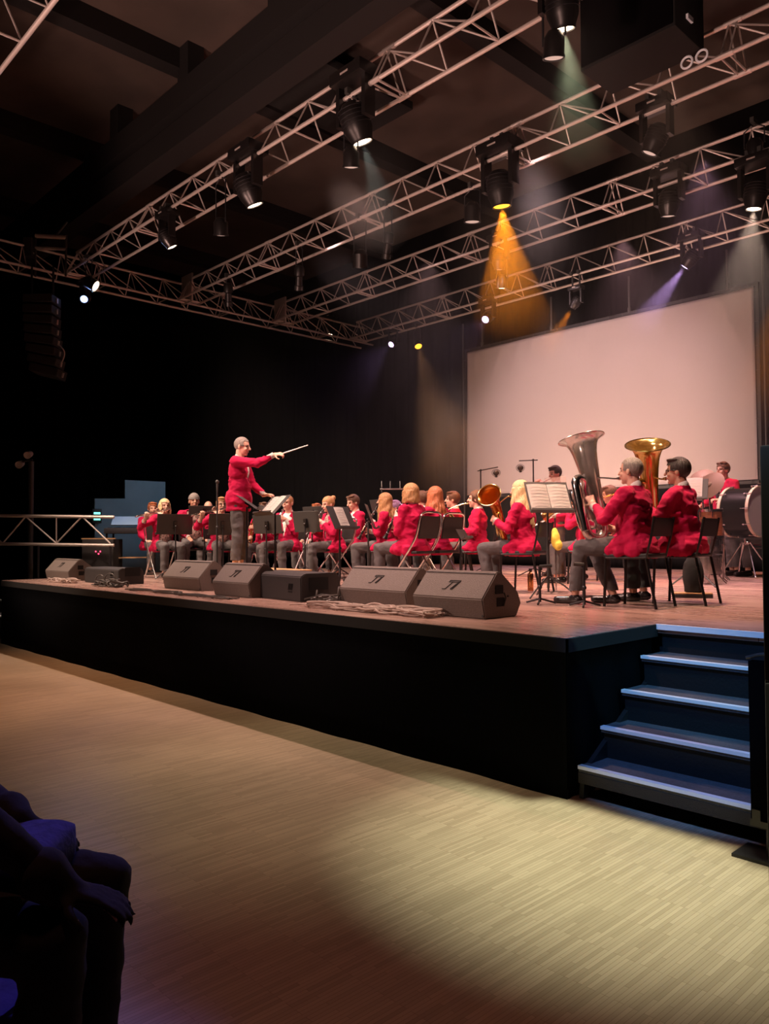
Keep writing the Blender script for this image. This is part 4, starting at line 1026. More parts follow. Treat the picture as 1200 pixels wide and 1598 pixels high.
clarinet(r, 'black clarinet mostly hidden in front of the long red-blond hair')
r = P_('person mostly hidden behind a white horn bell, brown hair showing', 706, 11.6, 766, (-.8,-.6), None, 'stack', 'black stacking chair under the french horn player', hair=('short','brown'), L=(V(.02,.25,.95),(0,.6,.6),(1,0,0),.8), R=(V(.16,.18,.85),(-.3,.9,0),(-1,0,0),.6), vox=.01)
horn(r, 'silver french horn behind the slanted baritone horn')
r = P_('person in profile with brown hair tied low, playing a slanted baritone horn', 742, 10.3, 764, (-.85,-.55), None, 'stack', 'black stacking chair under the baritone horn player', hair=('lowbun','brown'), L=(V(-.08,.28,.80),(.5,.6,.3),(.8,0,.2),.9), R=(V(.14,.32,.74),(-.6,.5,.2),(-.8,0,0),.9), female=True, vox=.008)
tuba(r, 'slanted brass baritone horn with a pale tube', (.03,.22,.66), (-.02,.62,1.22), .115, 'gold', None, 1, .6, 'baritone_horn', 'baritone horn', .9, 3)
r = P_('person with long wavy platinum blonde hair playing a euphonium, seen from behind', 811, 8.75, 748, (-1,-.22), None, 'stack', 'black stacking chair under the platinum blonde euphonium player', hair=('verylong','blond'), L=(V(-.14,.34,.88),(.5,.7,.2),(.7,.2,0),.9), R=(V(.12,.36,.78),(-.7,.5,.2),(-.8,0,0),.9), female=True, vox=.0075, badge=True, lean=.02, legL=((-.12,.48,.52),(-.13,.38,.09)))
tuba(r, 'euphonium with an orange-gold bell opening toward the hall', (.10,.28,.60), (-.02,.38,1.20), .145, 'amberbrass', 'gold', 1, .4, 'euphonium', 'euphonium', .95, 3, bend=(-.20,-.04,-.04))
r = P_('person with short dark hair standing behind a clear music stand before the screen', 866, 12.4, 726, (-.45,-1), None, None, pose='stand', hair=('short','dark'), tie=True, badge=True, L=g_tp('L'), R=g_tp('R'), hpitch=.2, vox=.009)
trumpet(r, 'trumpet of the person standing behind the clear stand', ang=-.5)
r = P_('person hidden behind the silver tuba, playing a trombone, only a red sleeve showing', 912, 10.4, 764, (-1,-.25), None, 'stack', 'black stacking chair behind the silver tuba player', hair=('short','brown'), L=g_tb('L'), R=g_tb('R'), vox=.009)
trombone(r, 'trombone pointing down left beside the silver tuba', -.45)
r = P_('person with dark hair seen between the silver tuba and its player', 951, 11.2, 757, (-.9,-.45), None, 'stack', 'black stacking chair under the trombone player between the tubas', hair=('short','brown'), L=g_tb('L'), R=g_tb('R'), vox=.009, hpitch=.2)
trombone(r, 'trombone of the dark-haired person between the tubas', -.3)
r = P_('person with a grey crew cut playing the silver tuba', 984, 6.95, 712, (-1,-.06), None, 'stack', 'black stacking chair under the silver tuba player', hair=('crop','grey'), L=(V(-.10,.38,.97),(.25,.5,.85),(.75,.4,0),.9), R=(V(.10,.30,.70),(-.6,.6,.2),(-.7,0,.1),.9), vox=.0062, Lp=(-.55,-.1,-1), legL=((-.13,.47,.52),(-.15,.52,.09)), legR=((.13,.47,.52),(.12,.28,.09)), fat=1.05, hpitch=-.03)
tuba(r, 'big silver tuba with its bell tilted left', (.02,.30,.60), (.02,.53,1.55), .215, 'silver', 'silver', 1, -.35)
r = P_('person with dark hair and glasses playing the gold tuba, gold badge on the jacket', 1057, 7.25, 713, (-1,-.10), None, 'stack', 'black stacking chair under the gold tuba player', hair=('short','dark'), glasses=True, badge=True, skin='skin2', L=(V(-.12,.32,.96),(.3,.5,.8),(.75,.4,0),.9), R=(V(.12,.30,.72),(-.6,.6,.2),(-.7,0,.1),.9), vox=.0062, fat=1.2, trouser='trouser2', Lp=(-.6,-.4,-1), hyaw=.15)
tuba(r, 'big gold tuba with its bell opening upward', (.10,.28,.60), (.09,.37,1.48), .205, 'gold', 'gold', 1, -.3, bend=(-.09,-.06,0))
r = P_('person standing in jacket and tie behind the bass drum', 1128, 12.5, 720, (-.35,-1), None, None, pose='stand', hair=('short','brown'), tie=True, badge=True, L=(V(-.12,.34,1.16),(.3,.7,.1),(.3,0,-1),1.0), R=(V(.2,.32,1.08),(-.3,.8,.1),(0,0,-1),.9), vox=.0075)
mw_ = r['mw']; t = thing('drumstick', 'drumstick held by the standing drummer in a tie', 'drumstick', mw=mw_@Matrix.Translation((-.12,.38,1.15)))
bm = nb(); tube(bm, [V(.08,-.05,.0),V(-.1,.22,.03)], [.009,.006], 8); ell(bm, (-.1,.22,.03), .011, None, 8, 6); obj('stick', bm, 'hoop', t)
P_('person at the right edge almost hidden behind the black tower', 1193, 12.3, 752, (-.6,-1), None, 'stack', 'black stacking chair at the right edge behind the black tower', hair=('short','dark'), vox=.011)

# ---------------------------------------------------------------- percussion
def bass_drum(px, py, w):
    c = at(px, py, w=w); t = thing('bass_drum', 'big black bass drum with cream hoops on a chrome stand', 'drum', (c.x,c.y,STAGE), -.12)
    h = c.z-STAGE; r = .36; dp = .44; A = Matrix.Translation((-dp/2,0,h))@Matrix.Rotation(math.pi/2,4,'Y')
    bm = nb(); lathe(bm, [(r,0),(r,dp)], 48, A); bmesh.ops.solidify(bm, geom=bm.faces[:], thickness=.006); obj('shell', bm, 'blackpaint', t)
    for z in (0,dp):
        bm = nb(); lathe(bm, [(r+.004,z-.022),(r+.02,z-.022),(r+.02,z+.022),(r+.004,z+.022),(r+.004,z-.022)], 48, A); obj('hoop', bm, 'hoop', t)
        bm = nb(); lathe(bm, [(0,z),(r+.004,z)], 48, A); bmesh.ops.solidify(bm, geom=bm.faces[:], thickness=.003); obj('drum_head', bm, 'drumhead', t)
    for i in range(10):
        a = 2*math.pi*i/10+.2; bm = nb(); p = lambda z, q: A@V(math.cos(a)*q, math.sin(a)*q, z)
        cyl(bm, p(-.03,r+.03), p(.09,r+.03), .006, n=6); cyl(bm, p(dp-.09,r+.03), p(dp+.03,r+.03), .006, n=6); cyl(bm, p(.07,r+.0), p(.07,r+.035), .013, n=8); cyl(bm, p(dp-.07,r), p(dp-.07,r+.035), .013, n=8)
        obj('tension_lug', bm, 'chrome', t)
    bm = nb(); zc = h-r-.04; cbox(bm, (0,0,zc), (.62,.05,.03)); obj('cradle_bar', bm, 'black', t)
    for sx in (-1,1):
        for sy in (-1,1):
            bm = nb(); tube(bm, [(sx*.24,sy*.05,zc),(sx*.06,sy*-.12,zc-.2),(sx*-.1+sx*.36,sy*.26,.01)] if 0 else [(sx*.05,sy*.03,zc-.06),(sx*.28,sy*.26,.012)], .012, 8); ell(bm, (sx*.28,sy*.26,.014), .018, None, 8, 6); obj('leg', bm, 'chrome', t)
    bm = nb(); cyl(bm, (0,0,zc), (0,0,zc-.1), .035); ell(bm, (.06,-.05,zc-.06), .03, None, 8, 6); obj('tilter', bm, 'chrome', t)
    return t
bass_drum(1163, 799, 11.9)
def floor_drum(px, ptop, pbot, w, r, m, label, legs=True, name='floor_tom'):
    a = at(px, ptop, w=w); b = at(px, pbot, w=w); t = thing(name, label, 'drum', (a.x,a.y,STAGE)); z1 = a.z-STAGE; z0 = b.z-STAGE
    bm = nb(); lathe(bm, [(r,z0),(r,z1)], 36); bmesh.ops.solidify(bm, geom=bm.faces[:], thickness=.006); obj('shell', bm, m, t)
    for z in (z0,z1):
        bm = nb(); lathe(bm, [(r,z-.018),(r+.014,z-.018),(r+.014,z+.018),(r,z+.018),(r,z-.018)], 36); obj('hoop', bm, 'chrome', t)
    bm = nb(); lathe(bm, [(0,z1),(r,z1)], 36); bmesh.ops.solidify(bm, geom=bm.faces[:], thickness=.003); obj('drum_head', bm, 'drumhead', t)
    for i in range(6):
        q = 2*math.pi*i/6; bm = nb(); cyl(bm, (math.cos(q)*(r+.014),math.sin(q)*(r+.014),z1-.09), (math.cos(q)*(r+.014),math.sin(q)*(r+.014),z1), .007, n=6); obj('tension_lug', bm, 'chrome', t)
    for i in range(3):
        q = 2*math.pi*i/3+.3; bm = nb(); tube(bm, [(math.cos(q)*(r+.012),math.sin(q)*(r+.012),z0+.12),(math.cos(q)*(r+.02),math.sin(q)*(r+.02),.05),(math.cos(q)*(r+.06),math.sin(q)*(r+.06),.01)], .009, 8); obj('leg', bm, 'chrome', t)
    return t
floor_drum(1109, 797, 838, 11.0, .15, 'woodshell', 'tall drum with an orange wood shell left of the bass drum', name='floor_tom')
floor_drum(1107, 840, 862, 10.6, .15, 'chrome', 'shallow chrome snare drum with violet glints below the wood drum', name='snare_drum')
floor_drum(1104, 868, 893, 10.2, .16, 'silver', 'low shiny drum on the floor under the snare drum', name='low_drum')
for (px,py,w,r,tx,ty,lab) in ((1096,747,11.3,.19,.9,.15,'brown cymbal tilted, the farther of two behind the gold tuba player'),(1107,757,11.0,.22,1.0,-.35,'brown cymbal tilted, the nearer of two behind the gold tuba player')):
    c = at(px,py,w=w); t = thing('suspended_cymbal', lab, 'cymbal', (c.x,c.y,STAGE)); h = c.z-STAGE; A = Matrix.Translation((0,0,h))@Euler((tx,ty,0)).to_matrix().to_4x4()
    bm = nb(); lathe(bm, [(.006,.03),(.03,.028),(.045,.012),(r*.6,.004),(r,-.012),(r,-.014),(r*.6,.001),(.045,.009),(.006,.027)], 36, A); obj('cymbal_disc', bm, 'bronze', t)
    bm = nb(); cyl(bm, (0,0,.25), (0,0,h), .011); ell(bm, (0,0,h+.02), .014, None, 8, 6); obj('stand_pole', bm, 'chrome', t)
    for k in range(3):
        a = 2.1*k; bm = nb(); tube(bm, [(0,0,.3),(math.cos(a)*.26,math.sin(a)*.26,.01)], .009, 6); obj('leg', bm, 'chrome', t)

# ---------------------------------------------------------------- music stands (reading side faces the players)
def face_out(dx, dy): return (dx, dy)
music_stand('wide black double music stand before the leftmost flute player', 273, 818, 12.0, (-1,.15), .56, .31, .15)
music_stand('black music stand behind, hiding the chin of the person in the knit cap', 318, 797, 12.8, (-.9,.4), .48, .16, .15)
music_stand('black music stand before the grey-blond flute player with glasses', 347, 818, 11.8, (-1,.25), .42, .32, .15)
music_stand('black music stand right of the conductor\'s legs before the saxophone', 417, 818, 11.6, (-.5,.9), .46, .28, .2)
music_stand('black music stand left of the oboe player with a bun', 478, 814, 11.2, (-.2,1), .48, .30, .2)
music_stand('black music stand farther back, top edge behind the oboe player', 490, 800, 12.4, (.1,1), .62, .2, .2)
music_stand('black music stand seen from the side with a bright white page, centre of the band', 533, 808, 10.2, (.95,.25), .50, .33, .45, sheets=1, slabel='narrow bright white page on the stand right of the oboe player')
music_stand('dark tilted music stand just left of the blonde clarinet player', 578, 806, 10.3, (.75,.7), .46, .34, .35, pole='desk')
music_stand('dark music stand behind the short-haired person, centre of the band', 592, 789, 12.2, (.2,1), .5, .2, .3)
music_stand('conductor\'s flat music stand with the open white score', 426, 789, 9.9, (-.25,-1), .62, .34, .75, sheets=2, slabel='open white score on the conductor\'s stand')
music_stand('flat black music stand seen edge on in front of the conductor\'s jacket', 389, 785, 9.7, (.69,.724), .42, .3, .96)
music_stand('music stand with two white pages before the silver tuba player', 856, 776, 7.9, (.85,-.53), .46, .36, .50, sheets=2, pole='desk', slabel='white music page on the stand before the silver tuba player')
music_stand('clear acrylic music stand before the person standing at the screen', 868, 765, 11.6, (.3,1), .48, .38, .1, m='glass')
music_stand('music stand with a white page behind the gold tuba player', 1082, 764, 9.6, (.2,-1), .34, .26, .25, sheets=1, slabel='white page on the stand behind the gold tuba player')
music_stand('plain black music stand left of the euphonium player', 722, 834, 9.5, (.9,.35), .30, .14, .5)

# ---------------------------------------------------------------- microphones
def mic_stand(label, px, pyb, w, boom=None, mic=None, r=.011, h=None, straight=False):
    c = at(px, pyb, w=w); t = thing('microphone_stand', label, 'microphone stand', (c.x,c.y,STAGE), math.atan2(RH.y,RH.x)); h = c.z-STAGE
    bm = nb(); cyl(bm, (0,0,.12), (0,0,h), r, n=8); cyl(bm, (0,0,.12), (0,0,h*.55), r*1.4, n=8); ell(bm, (0,0,h*.55), r*1.9, None, 8, 6); obj('pole', bm, 'black', t)
    for k in range(3):
        a = 2.1*k+.4; bm = nb(); tube(bm, [(0,0,.14),(math.cos(a)*.28,math.sin(a)*.28,.012)], .009, 6); obj('leg', bm, 'black', t)
    if boom:
        (x0,z0),(x1,z1) = boom; bm = nb(); tube(bm, [(x0,0,h+z0),(x1,0,h+z1)], .009, 6); ell(bm, (0,0,h), .02, None, 8, 6); obj('boom_arm', bm, 'black', t)
    if mic:
        x,z,st = mic; bm = nb()
        if st == 'ball': caps(bm, (x,0,h+z-.02), (x,0,h+z-.15), .016, .011, 10); ell(bm, (x,0,h+z), .028, None, 12, 8)
        else: ell(bm, (x,0,h+z), (.05,.05,.045), None, 14, 10); cyl(bm, (x,0,h+z), (x,0,h+z-.07), .02); tube(bm, [(x+.065*math.cos(q),0,h+z+.055*math.sin(q)) for q in [2*math.pi*i/16 for i in range(16)]], .004, 5, closed=True)
        obj('microphone', bm, 'desk', t)
    return t
mic_stand('straight microphone stand left of the conductor', 339, 752, 11.0, None, (0,.0,'ball'))
mic_stand('boom microphone stand against the left part of the screen', 750, 734, 12.2, ((-.05,-.01),(.27,.05)), (.24,-.04,'studio'))
mic_stand('boom microphone stand against the middle of the screen', 832, 718, 12.2, ((.07,0),(-.22,-.01)), (-.20,-.12,'studio'))
def low_stand(label, px, pt, pb, w, dx):
    c = at(px, pt, w=w); t = thing('short_microphone_stand', label, 'microphone stand', (c.x,c.y,STAGE), math.atan2(RH.y,RH.x)); h = c.z-STAGE
    bm = nb(); cyl(bm, (0,0,.02), (0,0,h), .013, n=8); ell(bm, (0,0,h*.45), .022, None, 8, 6); obj('pole', bm, 'black', t)
    bm = nb(); tube(bm, [(0,0,h),(dx,0,h+.005)], .016, 8); obj('microphone', bm, 'desk', t)
    bm = nb(); tube(bm, [(0,0,h-.01),(dx*.2,0,h-.03)], .01, 6); obj('clip', bm, 'black', t)
    for k in range(3):
        a = 2.1*k+.2; bm = nb(); tube(bm, [(0,0,.05),(math.cos(a)*.15,math.sin(a)*.15,.01)], .010, 6); obj('leg', bm, 'black', t)
low_stand('short microphone stand on the floor beneath the two white pages', 842, 884, 945, 7.2, .11)
low_stand('short microphone stand on the floor before the silver tuba player\'s shins', 911, 881, 948, 6.9, -.09)
# rail with rods
c = at(612, 763, w=12.9); t = thing('chime_rail', 'thin metal rail with three upright rods above the heads, left of the bobbed player', 'rail', (c.x,c.y,STAGE), math.atan2(RH.y,RH.x)); h = c.z-STAGE
bm = nb(); cyl(bm, (-.2,0,h), (.24,0,h), .012, n=8); obj('rail', bm, 'chrome', t)
for x in (-.17,-.03,.13):
    bm = nb(); cyl(bm, (x,0,h), (x,0,h+.13), .008, n=6); obj('rod', bm, 'chrome', t)
for x in (-.17,.18):
    bm = nb(); cyl(bm, (x,0,0), (x,0,h), .012, n=6); cbox(bm, (x,0,.01), (.05,.4,.02)); obj('support', bm, 'black', t)

# ---------------------------------------------------------------- floor monitors at the stage edge
def monitor(label, xr, y, wd=.70, rz=0.0, kind=0, s=1.0):
    """wedge loudspeaker; xr,y = its right front bottom corner on the stage"""
    t = thing('floor_monitor', label, 'floor monitor', (xr,y,STAGE), rz, 'floor monitors along the stage edge')
    pr = [(0,0),(-.035,.15),(.14,.345),(.19,.35),(.40,.19),(.44,.10),(.38,0)] if kind == 0 else [(0,0),(0,.24),(.05,.27),(.42,.27),(.46,.2),(.46,0)]
    pr = [(a*s,b*s) for a,b in pr]
    bm = nb(); prism(bm, pr, -wd, 0); bmesh.ops.bevel(bm, geom=bm.edges[:], offset=.008, segments=2, affect='EDGES'); obj('cabinet', bm, 'cabinet' if kind == 0 else 'cabdark', t)
    if kind == 0:
        A = Matrix.Translation((0,-.035*s,.15*s))@Matrix.Rotation(math.atan2(.195,.175),4,'X')
        bm = nb(); q = .262*s
        cbox(bm, (-wd/2,q*.93,.003), (wd*.97,.006,.004), A); obj('grille_edge', bm, 'cabdark', t)
        bm = nb()   # emblem: a slanted outlined stroke
        for a, b in (((-.05,.09),(.05,.09)),((-.05,.09),(-.04,.105)),((-.04,.105),(.065,.105)),((.05,.09),(.0,.02)),((.065,.105),(.02,.02)),((-.01,.09),(-.05,.02)),((.0,.02),(.02,.02)),((-.085,.02),(-.05,.02))):
            a = V(a[0]-wd/2,a[1]+.06,.003); b = V(b[0]-wd/2,b[1]+.06,.003); tube(bm, [A@a,A@b], .0035, 5)
        obj('emblem', bm, 'cabdark', t)
        bm = nb()
        for zz, yy in ((.12,.18),(.215,.165)): cbox(bm, (.001,yy*s,zz*s), (.008,.09*s,.065*s))  # flat near-black patches stand for the shade inside the handle cutouts
        h_ = obj('recess_shade', bm, 'nearblack', t)
        bm = nb(); tube(bm, [(.004,.215*s,.09*s),(.012,.235*s,.15*s),(.008,.215*s,.19*s)], .006, 6); cyl(bm, (0,.27*s,.16*s), (.008,.27*s,.16*s), .008); obj('handle', bm, 'desk', h_)
        bm = nb(); cyl(bm, (-.02,-.002,.025), (-.02,-.01,.025), .01); obj('foot_screw', bm, 'desk', t)
    else:
        bm = nb()
        for i in range(4): tube(bm, [(-wd*.22+i*.022,-.004,.11),(-wd*.22+i*.022+.02,-.004,.17)], .004, 5)
        for i in range(4): tube(bm, [(-wd*.22+i*.022,-.004,.085),(-wd*.22+i*.022+.01,-.004,.095)], .003, 5)
        obj('vent', bm, 'nearblack', t)
        bm = nb(); cbox(bm, (.002,.2,.17), (.01,.22,.12)); obj('recess_shade', bm, 'nearblack', t)  # near-black patch in place of a shaded handle cutout
        for x in (-.08,-wd+.08):
            bm = nb(); cyl(bm, (x,.05,-.0), (x,.05,.01), .02); obj('rubber_foot', bm, 'rubber', t)
    return t
monitor('largest lit floor monitor, nearest to the right corner of the stage', -3.72, 4.56, .72)
monitor('lit floor monitor, second from the right corner', -4.72, 4.76, .86)
monitor('dark boxy floor monitor turned away, between the lit ones', -6.02, 4.62, 1.05, -.10, 1)
monitor('lit floor monitor in front of the conductor\'s legs', -6.80, 4.58, .70)
monitor('lit floor monitor left of the conductor, before the flute players', -8.15, 4.80, .88)
monitor('low dark floor monitor near the left end, barely lit', -10.15, 4.72, 1.1, 0, 1, .8)
monitor('small lit floor monitor farthest left', -11.62, 4.66, .90, 0, 0, .92)

# ---------------------------------------------------------------- cables and small things on the stage
def cables(name, label, cx, cy, lx, ly, n, seedv, m, loops=0, zmax=.05):
    rd = random.Random(seedv); bm = nb()
    for i in range(n):
        pts = []; x = cx-lx/2+rd.uniform(0,lx*.3); y = cy+rd.uniform(-ly,ly)
        for j in range(8):
            x2 = min(x+lx*(j/7)*rd.uniform(.8,1.0), cx+lx/2); pts.append(V(x2, cy+rd.uniform(-ly,ly), STAGE+.010+rd.uniform(0,zmax)*(.3 if j in (0,7) else 1)))
        tube(bm, spline(pts,5), rd.uniform(.006,.011), 6)
    for i in range(loops):
        x = cx+rd.uniform(-lx/2,lx/2); y = cy+rd.uniform(-ly,ly)*.6; r = rd.uniform(.04,.08); a = rd.uniform(0,3)
        tube(bm, [V(x+math.cos(a)*r*math.cos(q), y+math.sin(a)*r*math.cos(q), STAGE+.012+r+r*math.sin(q)) for q in [2*math.pi*k/20 for k in range(20)]], .008, 6, closed=True)
    o = obj(name, bm, m); tag(o, label, 'cables', None, 'stuff'); return o
cables('cable_heap', 'heap of grey cables along the stage edge before the largest monitors', -4.95, 4.42, 1.7, .13, 16, 3, 'cablepale', 0, .05)
cables('cable_coil', 'coiled black cable between the dark boxy monitor and the lit one', -5.80, 4.78, .5, .15, 5, 5, 'cable', 3, .06)
cables('cable_tangle', 'tangle of thin cables left of the monitor before the flute players', -9.9, 4.45, .75, .12, 14, 9, 'cable', 3, .08)
cables('cable_bundle', 'small pale cable bundle beside the farthest left monitor', -11.3, 4.42, .8, .1, 7, 12, 'cablepale', 0, .06)
cables('edge_cable', 'flat cables taped on the stage edge before the lit monitors', -8.0, 4.35, 2.4, .1, 6, 14, 'cable', 0, .012)
c = at(828, 912, z=STAGE); t = thing('water_bottle', 'copper water bottle under the platinum blonde player\'s chair', 'bottle', at(828, 922, z=STAGE))
bm = nb(); lathe(bm, [(0,0),(.032,0),(.034,.01),(.034,.17),(.03,.195),(.015,.21),(.015,.225)], 20); obj('flask', bm, 'copper', t); bm = nb(); lathe(bm, [(0,.255),(.019,.253),(.019,.222),(0,.222)], 16); obj('cap', bm, 'black', t)
c = at(867, 842, w=8.5); t = thing('duster', 'bright yellow cloth duster hanging beside the stand with two white pages', 'cloth', (c.x,c.y,STAGE)); h = c.z-STAGE
bm = nb(); ell(bm, (0,0,h), (.05,.05,.10)); ell(bm, (.03,.0,h-.06), (.05,.045,.06)); ell(bm, (-.01,0,h+.07), (.035,.035,.06)); me = remesh(bm, .012, 1); finish('cloth', me, 'yellow', t)
bm = nb(); cyl(bm, (0,0,.03), (0,0,h-.05), .008, n=6); cbox(bm, (0,0,.012), (.18,.18,.024)); obj('rod', bm, 'chrome', t)
c = at(909, 842, w=8.0); t = thing('red_flask', 'slim red bottle on a peg behind the silver tuba', 'bottle', (c.x,c.y,STAGE)); h = c.z-STAGE
bm = nb(); caps(bm, (0,0,h-.09), (0,0,h+.08), .028, .022); obj('flask', bm, 'redtrim', t); bm = nb(); cyl(bm, (0,0,.01), (0,0,h-.1), .01, n=6); cbox(bm, (0,0,.01), (.15,.15,.02)); obj('peg', bm, 'black', t)
a = at(1053, 933, z=STAGE); b = at(1113, 934, z=STAGE); d = b-a; t = thing('foot_board', 'wooden foot board on the floor behind the gold tuba player\'s chair', 'board', a, math.atan2(d.y,d.x))
bm = bbox((0,0,0),(d.length,.16,.035),.004); obj('board', bm, 'black', t); bm = bbox((.0,.01,.035),(d.length,.16,.05),.004); obj('top_layer', bm, 'plank', t)
c = at(1082, 918, w=7.9); t = thing('instrument_bag', 'black bag hanging behind the gold tuba player\'s calves', 'bag', (c.x,c.y,STAGE+.0))
bm = nb(); ell(bm, (0,0,.22), (.11,.07,.21)); cbox(bm, (0,0,.2), (.16,.09,.3)); me = remesh(bm, .015, 4); finish('bag_body', me, 'coat', t)
bm = nb(); tube(bm, spline([(-.06,0,.36),(-.03,0,.44),(.03,0,.44),(.06,0,.36)]), .008); obj('strap', bm, 'rubber', t)

# ---------------------------------------------------------------- far left: rail, pole, keyboard corner
t = thing('barrier_truss', 'horizontal truss barrier at the left behind the farthest monitor', 'barrier', at(0, 803, w=13.6)); o0 = t.location.copy()
def rel(px, py, w=13.6): return at(px, py, w=w)-o0
for y in (804, 848):
    bm = nb(); tube(bm, [rel(-60,y), rel(178,y+3)], .028, 8); obj('chord', bm, 'alu', t)
bm = nb(); xs = [-40,4,40,88,128,172]
for i in range(len(xs)-1):
    a = rel(xs[i], 848 if i % 2 else 806); b = rel(xs[i+1], 806 if i % 2 else 848); tube(bm, [a,b], .014, 6)
tube(bm, [rel(88,806), rel(88,848)], .012, 6); obj('bracing', bm, 'alu', t)
for x in (60, 172):
    bm = nb(); p = rel(x,850); tube(bm, [p, V(p.x,p.y,STAGE-o0.z if x > 100 else -o0.z)], .02, 8); obj('leg', bm, 'black', t)
c = at(49, 720, w=13.9); t = thing('light_pole', 'tall pole with two small lamps standing at the far left', 'pole', (c.x,c.y,0), math.atan2(RH.y,RH.x)); h = c.z
bm = nb(); cyl(bm, (0,0,0), (0,0,h), .045); obj('pole', bm, 'desk', t)
bm = nb(); tube(bm, [(-.22,0,h-.02),(.02,0,h+.03)], .018); obj('cross_arm', bm, 'desk', t)
for x, z in ((-.20,-.05),(-.05,.12)):
    bm = nb(); lathe(bm, [(0,-.08),(.05,-.08),(.065,.06),(.055,.06),(.05,.04),(0,.04)], 14, Matrix.Translation((x,0,h+z))@Matrix.Rotation(1.9,4,'X')); obj('lamp', bm, 'alu', t)
bm = nb(); cbox(bm, (0,0,.01), (.5,.5,.02)); obj('foot_plate', bm, 'black', t)
# pale stepped wall panel
def wallpt(px, py): return at(px, py, X=-18.9)
bm = nb(); P0 = [wallpt(*q) for q in ((195,749),(258,752),(258,900),(148,900),(148,778),(195,778))]
A_ = [bm.verts.new(p) for p in P0]; B_ = [bm.verts.new(p+V(-.06,0,0)) for p in P0]; bm.faces.new(A_); bm.faces.new(B_[::-1])
for i in range(6): bm.faces.new((A_[i],B_[i],B_[(i+1)%6],A_[(i+1)%6]))
o = obj('wall_panel', bm, 'tealpanel', None, False); tag(o, 'stepped grey-blue panel on the side wall behind the leftmost flute player', 'panel')
spot('side_spot', (-15.2,10.5,4.2), wallpt(215,775), 90, (.5,.75,1), 40, .6, .1)
c = at(150, 810, X=-18.83); t = thing('exit_indicator', 'small glowing green indicator lamp at the left end of the grey-blue panel', 'lamp', (c.x,c.y,c.z-.1))
bm = bbox((-.05,-.12,0),(.05,.12,.35),.01); obj('housing', bm, 'desk', t); bm = nb(); cbox(bm, (.056,0,.10), (.01,.16,.06)); cbox(bm, (.056,0,.24), (.01,.16,.05)); obj('light_strip', bm, 'lens_green', t)
# keyboard / mixing corner
c = at(205, 800, w=14.6); t = thing('mixing_desk', 'dark mixing desk with a blue-lit lid left of the leftmost flute player', 'mixing desk', (c.x,c.y,STAGE), math.atan2(RH.y,RH.x)+.1)
bm = bbox((-.42,-.3,.72),(.42,.3,.82),.01); obj('desk_body', bm, 'cabdark', t)
bm = nb(); cbox(bm, (0,0,0), (.80,.02,.26), Matrix.Translation((0,.24,.96))@Matrix.Rotation(-.9,4,'X')); obj('lid', bm, 'tealpanel', t)
bm = nb()
for i in range(14): cbox(bm, (-.36+i*.055,-.1,.825), (.02,.25,.012))
obj('faders', bm, 'desk', t)
for x in (-.38,.38):
    for y in (-.25,.25):
        bm = nb(); cyl(bm, (x,y,0), (x,y,.72), .018); obj('leg', bm, 'black', t)
bm = nb(); cbox(bm, (0,0,.28), (.76,.5,.02)); obj('shelf', bm, 'plank', t)
spot('desk_lamp', (c.x+.6,c.y-.6,4.6), (c.x,c.y,1.9), 130, (.2,.45,1), 26, .5, .05)
c = at(160, 868, w=14.3); t = thing('equipment_rack', 'dark equipment rack with two small red lights behind the low dark monitor', 'rack', (c.x,c.y,STAGE), math.atan2(RH.y,RH.x))
bm = bbox((-.28,-.25,0),(.28,.25,.62),.01); obj('rack_case', bm, 'cabdark', t)
bm = nb(); cbox(bm, (0,-.2,.63), (.6,.06,.02)); obj('rack_top', bm, 'plank', t)
bm = nb()
for x, z in ((-.03,.40),(.05,.40),(.02,.36)): ell(bm, (x,-.255,z), (.014,.01,.014), None, 8, 6)
obj('indicator_lights', bm, 'led_red', t)

# ---------------------------------------------------------------- listener in the dark foreground
r = person('person seated in the dark foreground at the lower left in a black coat', -75, 2.15, 700, (.69,.72), 'sit', name='listener', hair=('short','dark'), vox=.009, top_cloth='coat', trouser='coat', base=-STAGE, s=1.1, jacket=False, lean=.14, skin='skin2', fat=1.1,
    L=(V(-.14,.30,.66),(0,1,-.3),(0,0,-1),.4), R=(V(.13,.58,.57),(-.1,1,-.25),(0,0,-1),.35), Rp=(.5,-.2,.5), spread=.15)
t = chair('stack', r, 'stacking chair under the dark foreground listener', 'seats in the hall')
for sd in (1,-1):
    el, wr, f, pn, cu = r['arms'][sd]; bm = nb(); add_hand(bm, wr, f, pn, -sd, cu, 1.12); caps(bm, wr, wr+(el-wr).normalized()*.05, .045, .06); me = remesh(bm, .009, 2); finish('shade_glove', me, 'coat', r['root'], True)  # gloves added in coat black so the lit hands read as shaded
lt = r['mw']@V(-.02,.27,.60); bm = bbox((-.16,-.12,-.05),(.14,.13,.10),.04,3); me = remesh(bm, .02, 3); o = finish('cloth_bag', me, 'denim', None, True, lt); o.rotation_euler.z = r['rz']; tag(o, 'blue cloth bag on the lap of the dark foreground person', 'bag')
lt = at(20, 1640, w=2.2); t = thing('tote_bag', 'violet tote bag on the floor at the bottom left corner', 'bag', (lt.x,lt.y,0), .3); hz = at(20,1556,w=2.2).z
bm = bbox((-.28,-.1,0),(.14,.1,hz),.03,3); obj('bag_body', bm, 'violet', t); bm = nb(); tube(bm, spline([(-.15,0,hz-.02),(-.1,0,hz+.1),(0,0,hz+.1),(.05,0,hz-.02)]), .01); obj('strap', bm, 'coat', t)
spot('side_spot', (-6.5, 4.9, 5.2), lt+Vector((-.1,0,.5)), 600, (.2,.2,1), 14, .5, .1)  # added blue spot, only brightens the bag on the lap and the tote
